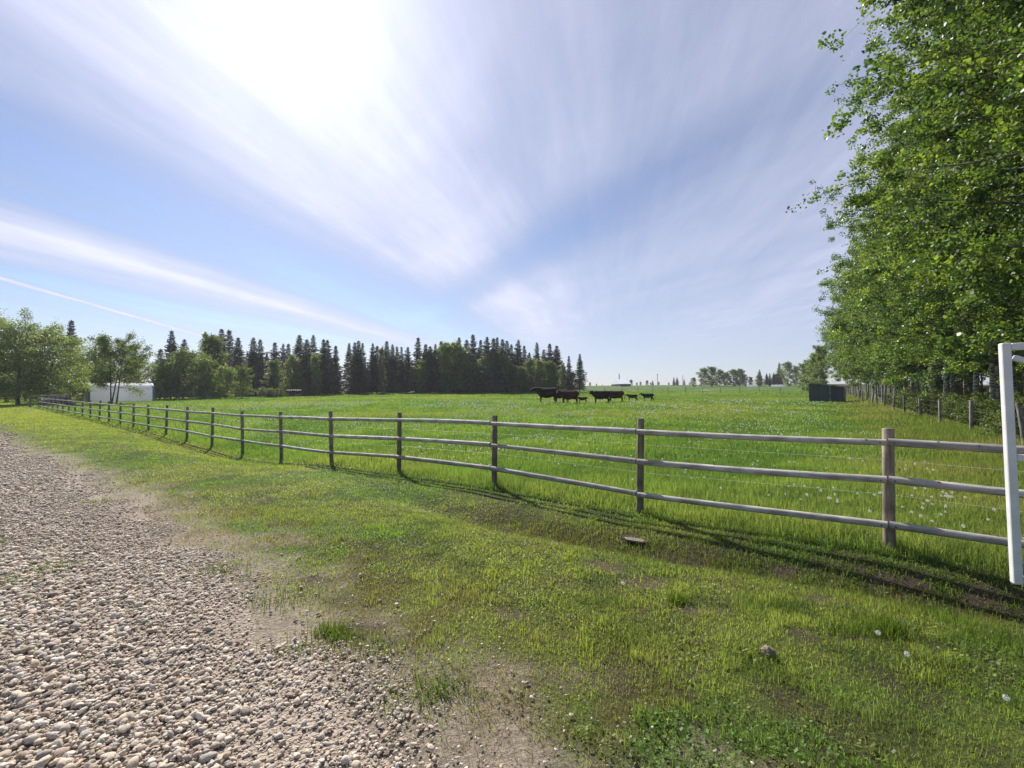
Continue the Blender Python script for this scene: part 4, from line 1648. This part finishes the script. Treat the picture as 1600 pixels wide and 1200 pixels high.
def cow_mesh(name, mat, head='side', walk=0.0, calf=False, bull=False):
    mb = MB()
    k = .78 if calf else 1.0                      # a calf is slighter in the trunk
    up = .07 if calf else 0.0
    X = (1, 0, .0)
    body = [(-1.03, 1.17, .05, .06), (-1.0, 1.15, .14, .16), (-.90, 1.11, .23, .26), (-.72, 1.07, .29, .33), (-.45, 1.03, .32, .36), (-.15, .98, .36, .40), (.15, .97, .37, .40),
            (.40, 1.00, .33, .39), (.60, 1.04, .28, .36), (.76, 1.09, .22, .29)]
    secs = [((x, 0, z + up - .02), X, w_ * k * 1.14, h * k * 1.16) for x, z, w_, h in body]
    nk = 1.25 if bull else 1.0
    secs += [((.92, 0, 1.17 + up + (.05 if bull else 0)), (1, 0, .45), .155 * nk, .215 * nk), ((1.06, 0, 1.27 + up), (1, 0, .5), .125 * nk, .165 * nk), ((1.16, 0, 1.32 + up), (1, 0, .3), .10, .12)]
    loft(mb, secs)
    if bull:
        loft(mb, [((.35, 0, 1.26), X, .12, .12), ((.6, 0, 1.32), X, .17, .16), ((.85, 0, 1.32), (1, 0, .1), .14, .14), ((1.0, 0, 1.33), X, .09, .10)], 12)
    yaw = {'side': 0.12, 'turn': 1.05, 'back': -.9}[head]
    hd = Vector((math.cos(yaw) * .82, math.sin(yaw) * .82, -.55))
    p0 = Vector((1.13, .03 * math.sin(yaw), 1.36 + up))
    hs = .9 if calf else 1.0
    loft(mb, [(p0 + hd * (t_ * hs), hd, w_ * hs, h * hs) for t_, w_, h in [(-.06, .07, .08), (0, .115, .125), (.10, .125, .140), (.22, .105, .125), (.34, .085, .100), (.44, .082, .085), (.50, .06, .06)]], 14)
    sd = Vector((-math.sin(yaw), math.cos(yaw), .12))
    for s_ in (-1, 1):
        e0 = p0 + hd * .02 + Vector((sd.x * s_, sd.y * s_, .12)) * .09
        e1 = p0 + Vector((sd.x * s_, sd.y * s_, .18)) * .20
        e2 = p0 + Vector((sd.x * s_, sd.y * s_, .10)) * .32
        loft(mb, [(e0, e1 - e0, .035, .045), (e1, e2 - e0, .035, .075), (e2, e2 - e1, .02, .03)], 8)
        w_ = walk * s_
        y = .17 * s_
        limb(mb, [((.54, y * .9, 1.0), .15 * k), ((.55, y, .80), .135 * k), ((.56 + .06 * w_, y, .62), .095), ((.58 + .18 * w_, y, .43), .066), ((.575 + .24 * w_, y, .26), .048), ((.575 + .30 * w_, y, .10), .052), ((.60 + .32 * w_, y, .035), .062), ((.62 + .32 * w_, y, -.02), .066)])
        limb(mb, [((-.74, y, 1.05), .20 * k), ((-.66, y * 1.1, .84), .185 * k), ((-.70 - .06 * w_, y * 1.1, .64), .115), ((-.83 - .16 * w_, y, .48), .074), ((-.82 - .24 * w_, y, .28), .050), ((-.79 - .30 * w_, y, .10), .052), ((-.76 - .32 * w_, y, .035), .062), ((-.74 - .32 * w_, y, -.02), .066)])
    limb(mb, [((-1.0, 0, 1.20 + up), .05), ((-1.07, .01, 1.08 + up), .036), ((-1.10, .02, .85), .028), ((-1.11, .02, .62), .032), ((-1.10, .02, .46), .042), ((-1.10, .02, .38), .02)])
    if not calf and not bull:
        loft(mb, [((-.62, 0, .66), X, .05, .06), ((-.5, 0, .62), X, .12, .13), ((-.34, 0, .66), X, .06, .08)], 10)   # udder
    me = mb.mesh(name, mat)
    o = bpy.data.objects.new(name, me)
    COL.objects.link(o)
    rm = o.modifiers.new('remesh', 'REMESH')
    rm.mode = 'VOXEL'
    rm.voxel_size = .026
    rm.use_smooth_shade = True
    sm = o.modifiers.new('smooth', 'SMOOTH')
    sm.factor = .5
    sm.iterations = 4
    dg = bpy.context.evaluated_depsgraph_get()
    out = bpy.data.meshes.new_from_object(o.evaluated_get(dg))
    out.name = name
    out.materials.clear()
    out.materials.append(mat)
    bpy.data.objects.remove(o)
    return out


def herd():
    Mbull = cow_mesh('cow', M_COW_DARK, 'side', 0, bull=True)
    Mblack = cow_mesh('cow', M_COW_BLACK, 'turn')
    Mred = cow_mesh('cow', M_COW_RED, 'turn')
    Mred2 = cow_mesh('cow', M_COW_RED, 'back')
    Mdk = cow_mesh('cow', M_COW_DARK, 'turn')
    Mc1 = cow_mesh('calf', M_COW_RED, 'side', .35, calf=True)
    Mc2 = cow_mesh('calf', M_COW_BLACK, 'side', .55, calf=True)
    G = 'cattle standing in the pasture'

    def put(name, me, px, base, width, facing, label, cat, top=None):
        x, y = ground_at(px, base)
        L = width / F * y / 2.36
        o = link_mesh(name, me, None, (x, y, h1(x, y) - .05), facing)
        o.scale = (L, L, L)
        tag(o, label, cat, G)
    put('cow', Mbull, 855, 630, 41, R(180), 'dark heavy-necked bull at the left of the herd, head held out to the left', 'cow')
    put('cow', Mdk, 875, 629.4, 36, R(195), 'dark cow half hidden between the bull and the red-brown cow, facing out', 'cow')
    put('cow', Mred, 889, 631.5, 36, R(186), 'red-brown cow in front of the left group with head turned to the viewer', 'cow')
    put('calf', Mc1, 910, 630, 17.5, R(176), 'small brown calf right behind the red-brown cow of the left group', 'calf')
    put('cow', Mblack, 939, 630.5, 34, R(182), 'jet black cow facing left in the middle pair', 'cow')
    put('cow', Mred2, 961, 628.6, 31, R(176), 'red-brown cow behind the jet black one in the middle pair', 'cow')
    put('calf', Mc1, 988, 626.8, 18.5, R(182), 'brown calf walking left, behind the middle pair of cows', 'calf')
    put('calf', Mc2, 1012, 627.2, 21.5, R(180), 'black calf walking left at the right end of the herd', 'calf')


herd()


# ------------------------------------------------------------------ buildings
def shed():
    x, y = ground_at(1293, 628)
    y = 57.0
    x = at_depth(1293, y)
    z = h1(x, y)
    root = empty('field_shed', (x, y, z), R(-39))
    tag(root, 'small dark blue-grey board shed with a sloping roof in the pasture', 'shed')
    w, d = 3.45, 2.4
    hl, hr = 2.25, 1.72
    T_ = .05

    def slab(name, pts, mat):
        m = MB()
        n = len(pts) // 2
        fs = [tuple(range(n)), tuple(range(2 * n - 1, n - 1, -1))] + [(i, n + i, n + (i + 1) % n, (i + 1) % n) for i in range(n)]
        m.add(pts, fs)
        return m.obj(name, mat, root)
    for yy in (-d / 2,):
        slab('front_wall', [(-w / 2, yy, -.2), (w / 2, yy, -.2), (w / 2, yy, hr), (-w / 2, yy, hl), (-w / 2, yy + T_, -.2), (w / 2, yy + T_, -.2), (w / 2, yy + T_, hr), (-w / 2, yy + T_, hl)], M_SHED)
    for sx, hh in ((-1, hl), (1, hr)):
        xx = sx * (w / 2 - T_ / 2)
        m = MB()
        m.box((xx, T_ / 2 + .003, hh / 2 - .12), (T_, d - T_, hh + .1))
        m.obj('side_wall', M_SHED, root)
    sl = math.atan2(hl - hr, w)
    m = MB()
    m.box((0, 0, 0), (w + 1.0, d + .7, .13), Matrix.Rotation(sl, 4, 'Y'))
    m.obj('roof', M_GREYPOST, root, loc=(0, 0, (hl + hr) / 2 + .08))
    m = MB()
    m.box((.36, -d / 2 - .03, .85), (.17, .05, 2.05))
    m.obj('batten', M_GREYPOST, root)
    m = MB()
    for sx, hh in ((-1, hl), (1, hr)):
        m = MB()
        m.box((sx * (w / 2 + .03), -d / 2 - .01, hh / 2 - .12), (.09, .09, hh + .05))
        m.obj('corner_post', M_GREYPOST, root)
    for k in range(3):
        m = MB()
        m.tube([(-w / 2 + .3 + k * 1.4, d / 2 - .1, -.2), (-w / 2 + .3 + k * 1.4, d / 2 - .1, hl - (hl - hr) * (.3 + k * 1.4) / w - .05)], .07, 8)
        m.obj('back_post', M_GREYPOST, root, True)


shed()


def shelter():
    y = 76.0
    x = at_depth(188, y)
    z = h1(x, y)
    root = empty('fabric_shelter', (x, y, z), R(47))
    tag(root, 'long white fabric hoop shelter with blue end trims behind the left trees', 'shelter')
    L, Wd, hw, ht = 8.2, 4.4, 1.7, 3.05
    prof = [(-Wd / 2, -.1), (-Wd / 2, hw)] + [(-Wd / 2 * math.cos(a), hw + (ht - hw) * math.sin(a)) for a in np.linspace(.15, math.pi - .15, 11)] + [(Wd / 2, hw), (Wd / 2, -.1)]

    def arch(name, x0, x1, mat, grow_):
        m = MB()
        n = len(prof)
        vs = [(xx, p[0] * grow_, p[1] * (grow_ if p[1] > 0 else 1)) for xx in (x0, x1) for p in prof]
        m.add(vs, [(i, i + 1, n + i + 1, n + i) for i in range(n - 1)])
        o = m.obj(name, mat, root, True)
        return o
    arch('cover', -L / 2, L / 2, M_WHITE, 1.0)
    for sx in (-1, 1):
        arch('end_trim', sx * L / 2 - .28 * (sx > 0), sx * L / 2 + .28 * (sx < 0), M_BLUE, 1.025)
        m = MB()
        xx = sx * (L / 2 - .05)
        m.add([(xx, p[0] * .985, p[1] * .985) for p in prof], [tuple(range(len(prof)))])
        m.obj('end_panel', M_CREAM if sx < 0 else M_WHITE, root)
    # hoop ribs showing through the cover
    for k in range(1, 5):
        xx = -L / 2 + L * k / 5
        arch('hoop', xx - .03, xx + .03, M_WHITE, 1.015)
    # grey gravel apron in front
    m = MB()
    pts = []
    for a in np.linspace(0, 2 * math.pi, 28, endpoint=False):
        r = 1 + .15 * math.sin(3 * a + 1)
        px_, py_ = at_depth(168, 67.5) + 3.4 * r * math.cos(a), 67.5 + 4.0 * r * math.sin(a)
        pts.append((px_, py_, h1(px_, py_) + .03))
    c = (at_depth(168, 67.5), 67.5, h1(at_depth(168, 67.5), 67.5) + .04)
    m.add([c] + pts, [(0, i + 1, (i + 1) % 28 + 1) for i in range(28)])
    tag(m.obj('gravel_pad', M_DRIVE), kind='structure')


shelter()


def crest():
    # barn with a white roof on the skyline
    y = 236.0
    x = at_depth(970, y)
    z = h1(x, y) - .5
    root = empty('barn', (x, y, z), R(6))
    tag(root, 'small dark barn with a white roof on the skyline', 'barn')
    w, d, h = 5.2, 14.0, 1.5
    m = MB()
    m.box((0, 0, h / 2), (w, d, h))
    m.obj('wall', M_BARN, root)
    m = MB()
    m.add([(-w / 2 - .3, -d / 2 - .4, h), (w / 2 + .3, -d / 2 - .4, h), (w / 2 + .1, 0, h + 2.5), (-w / 2 - .1, 0, h + 2.5), (-w / 2 - .3, d / 2 + .4, h), (w / 2 + .3, d / 2 + .4, h)],
          [(0, 1, 2, 3), (3, 2, 5, 4), (0, 3, 4), (1, 5, 2), (0, 4, 5, 1)])
    m.obj('roof', M_ROOF, root)

    def pole(px, top, Y, r, label, arms):
        x = at_depth(px, Y)
        zb = h1(x, Y) - 1.0
        zt = 1.7 + (615 - top) / F * Y
        rt = empty('utility_pole', (x, Y, zb))
        tag(rt, label, 'pole')
        m = MB()
        m.tube([(0, 0, 0), (0, 0, zt - zb)], [r, r * .8], 7)
        m.obj('pole', M_BARN, rt, True)
        if arms:
            m = MB()
            m.box((0, -.1, zt - zb - .5), (1.2, .1, .1))
            m.obj('crossarm', M_BARN, rt)
    pole(967.5, 584, 244, .28, 'thick dark pole standing up behind the white-roofed barn', False)
    pole(1027.5, 584, 250, .15, 'utility pole on the skyline right of the barn', True)
    pole(1067, 586, 250, .13, 'thinner utility pole left of the far crest thicket', False)
    # house with an orange roof between the crest trees
    y = 226
    x = at_depth(1204, y)
    root = empty('farmhouse', (x, y, h1(x, y) - .3), R(-8))
    tag(root, 'small farmhouse with an orange roof among the crest trees', 'house')
    m = MB()
    m.box((0, 0, 1.1), (3.6, 4, 2.2))
    m.obj('wall', M_CREAM, root)
    m = MB()
    m.add([(-2.1, -2.4, 2.2), (2.1, -2.4, 2.2), (2.0, 0, 3.5), (-2.0, 0, 3.5), (-2.1, 2.4, 2.2), (2.1, 2.4, 2.2)], [(0, 1, 2, 3), (3, 2, 5, 4), (0, 3, 4), (1, 5, 2), (0, 4, 5, 1)])
    m.obj('roof', M_ORANGE, root)
    # rows of white wrapped bales
    for k, (pa, pb, py) in enumerate([(1168, 1183, 598), (1206, 1226, 597)]):
        Y = 196.0
        xa, xb = at_depth(pa, Y), at_depth(pb, Y)
        zz = h1((xa + xb) / 2, Y)
        m = MB()
        L = xb - xa
        n = 12
        m.tube([(-L / 2 + L * i / n, .12 * math.sin(i * 2.1), .42) for i in range(n + 1)], [.40 + .06 * math.sin(i * 2.6) for i in range(n + 1)], 10)
        o = m.obj('wrapped_bales', M_WHITE, None, True, loc=((xa + xb) / 2, Y, zz))
        tag(o, ['white low row of wrapped bales under the round pale crest tree', 'longer white row of wrapped bales under the orange-roofed house'][k], 'bales')
    # a long pale board on the grass
    x, y = at_depth(1103, 128), 128
    m = MB()
    m.box((0, 0, .25), (2.2, .5, .22))
    m.box((-.8, 0, .07), (.12, .4, .14))
    m.box((.8, 0, .07), (.12, .4, .14))
    tag(m.obj('feed_trough', M_WHITE, None, loc=(x, y, h1(x, y)), rz=.2), 'pale low feed trough at the left post of the cross fence below the thicket', 'trough')


crest()


def field_bits():
    # metal hurdle by the spruces
    Y = 100.0
    x = at_depth(459, Y)
    root = empty('metal_hurdle', (x, Y, h1(x, Y)), R(3))
    tag(root, 'pale metal hurdle frame standing at the far pasture edge', 'hurdle')
    L, h = 3.2, 1.45
    for nm, a, b in [('top_bar', (-L / 2, 0, h), (L / 2, 0, h)), ('bottom_bar', (-L / 2, 0, .45), (L / 2, 0, .45)), ('upright', (-L / 2, 0, -.2), (-L / 2, 0, h)), ('upright', (L / 2, 0, -.2), (L / 2, 0, h))]:
        m = MB()
        m.tube([a, b], .06 if nm == 'top_bar' else .035, 7)
        m.obj(nm, M_PIPE if nm == 'top_bar' else M_DARK, root, True)
    # dark brush heap
    Y = 101.0
    x = at_depth(597, Y)
    bv, bf = ico(3)
    g = 1 + .28 * (fbm(bv[:, 0] * 3 + 5, bv[:, 1] * 3 + bv[:, 2] * 2, 141, 3) - .5)
    v = bv * g[:, None] * np.array([1.05, .7, .55])
    me = raw_mesh('brush_heap', v, bf, np.full(len(bf), 3), M_SOIL, None, True)
    tag(link_mesh('brush_heap', me, None, (x, Y, h1(x, Y))), 'low dark brush heap in the grass before the spruces', 'heap')
    # dark log pile behind the far fence corner
    Y = 57.5
    x = at_depth(90, Y)
    root = empty('log_pile', (x, Y, h1(x, Y)), R(-20))
    tag(root, 'dark pile of old logs behind the far end of the rail fence', 'log pile')
    for row in range(3):
        for k in range(5 - row):
            m = MB()
            yy = (k - (4 - row) / 2) * .42
            m.tube([(-1.6 + rng.normal(0, .2), yy, .2 + row * .36), (1.6 + rng.normal(0, .2), yy + rng.normal(0, .05), .2 + row * .36)], rng.uniform(.17, .2), 9, wob=.08)
            m.obj('log', M_BARN, root, True)
    # dark hump of earth right of the shed
    x, y = ground_at(1337, 630)
    v = bv * (1 + .3 * (fbm(bv[:, 0] * 3, bv[:, 1] * 3 + bv[:, 2], 151, 3) - .5))[:, None] * np.array([.55, .4, .22])
    me = raw_mesh('earth_hump', v, bf, np.full(len(bf), 3), M_SOIL, None, True)
    tag(link_mesh('earth_hump', me, None, (x, y, h1(x, y))), 'small dark hump of earth in the grass right of the shed', 'hump')
    # dried dung and bark on the lawn
    x, y = ground_at(1196, 1022)
    v = bv * (1 + .7 * (fbm(bv[:, 0] * 4, bv[:, 1] * 4 + bv[:, 2] * 3, 161, 3) - .5))[:, None] * np.array([.030, .045, .040])
    me = raw_mesh('bark_lump', v, bf, np.full(len(bf), 3), M_DRY, None, True)
    tag(link_mesh('bark_lump', me, None, (x, y, h1(x, y) + .028), .5), 'small brown lump of dry bark lying on the lawn at lower right', 'bark')
    x, y = ground_at(990, 846)
    m = MB()
    for k in range(6):
        xx = -.05 + k * .02
        m.box((xx, rng.normal(0, .01), .02), (.017, .26 + rng.normal(0, .03), .02))
    tag(m.obj('board_scrap', M_DRY, None, loc=(x, y, h1(x, y) + .012), rz=1.05), 'flat grey scrap of split wood lying below the second near fence post', 'wood scrap')
    for k, (px, py) in enumerate([(1410, 1040), (1562, 1110), (1366, 1005), (972, 925)]):
        x, y = ground_at(px, py)
        me = bpy.data.meshes['dandelion']
        o = link_mesh('dandelion', me, None, (x, y, h1(x, y) - .06), k, .68)
        tag(o, ['white dandelion seed head on the lawn above the lower right corner', 'white dandelion seed head nearest the lower right corner', 'white dandelion seed head at the lip of the muddy ditch',
                'white dandelion seed head left of the muddy ditch'][k], 'dandelion')


field_bits()


def haze():
    # thin summer air that lifts the darks of the far trees
    m = bpy.data.materials.new('summer_air')
    m.use_nodes = True
    t = NT(m.node_tree)
    v = t.n('ShaderNodeVolumePrincipled')
    v.inputs['Color'].default_value = (.92, .95, 1.0, 1)
    v.inputs['Density'].default_value = 0.0003
    v.inputs['Anisotropy'].default_value = 0.2
    o = t.n('ShaderNodeOutputMaterial')
    t.link(v.outputs[0], o.inputs['Volume'])
    b = MB()
    b.box((0, 0, 14.0), (1060, 1060, 56))
    tag(b.obj('haze', m), 'thin pale summer haze over the pasture', 'haze', kind='stuff')


haze()
bpy.context.view_layer.update()
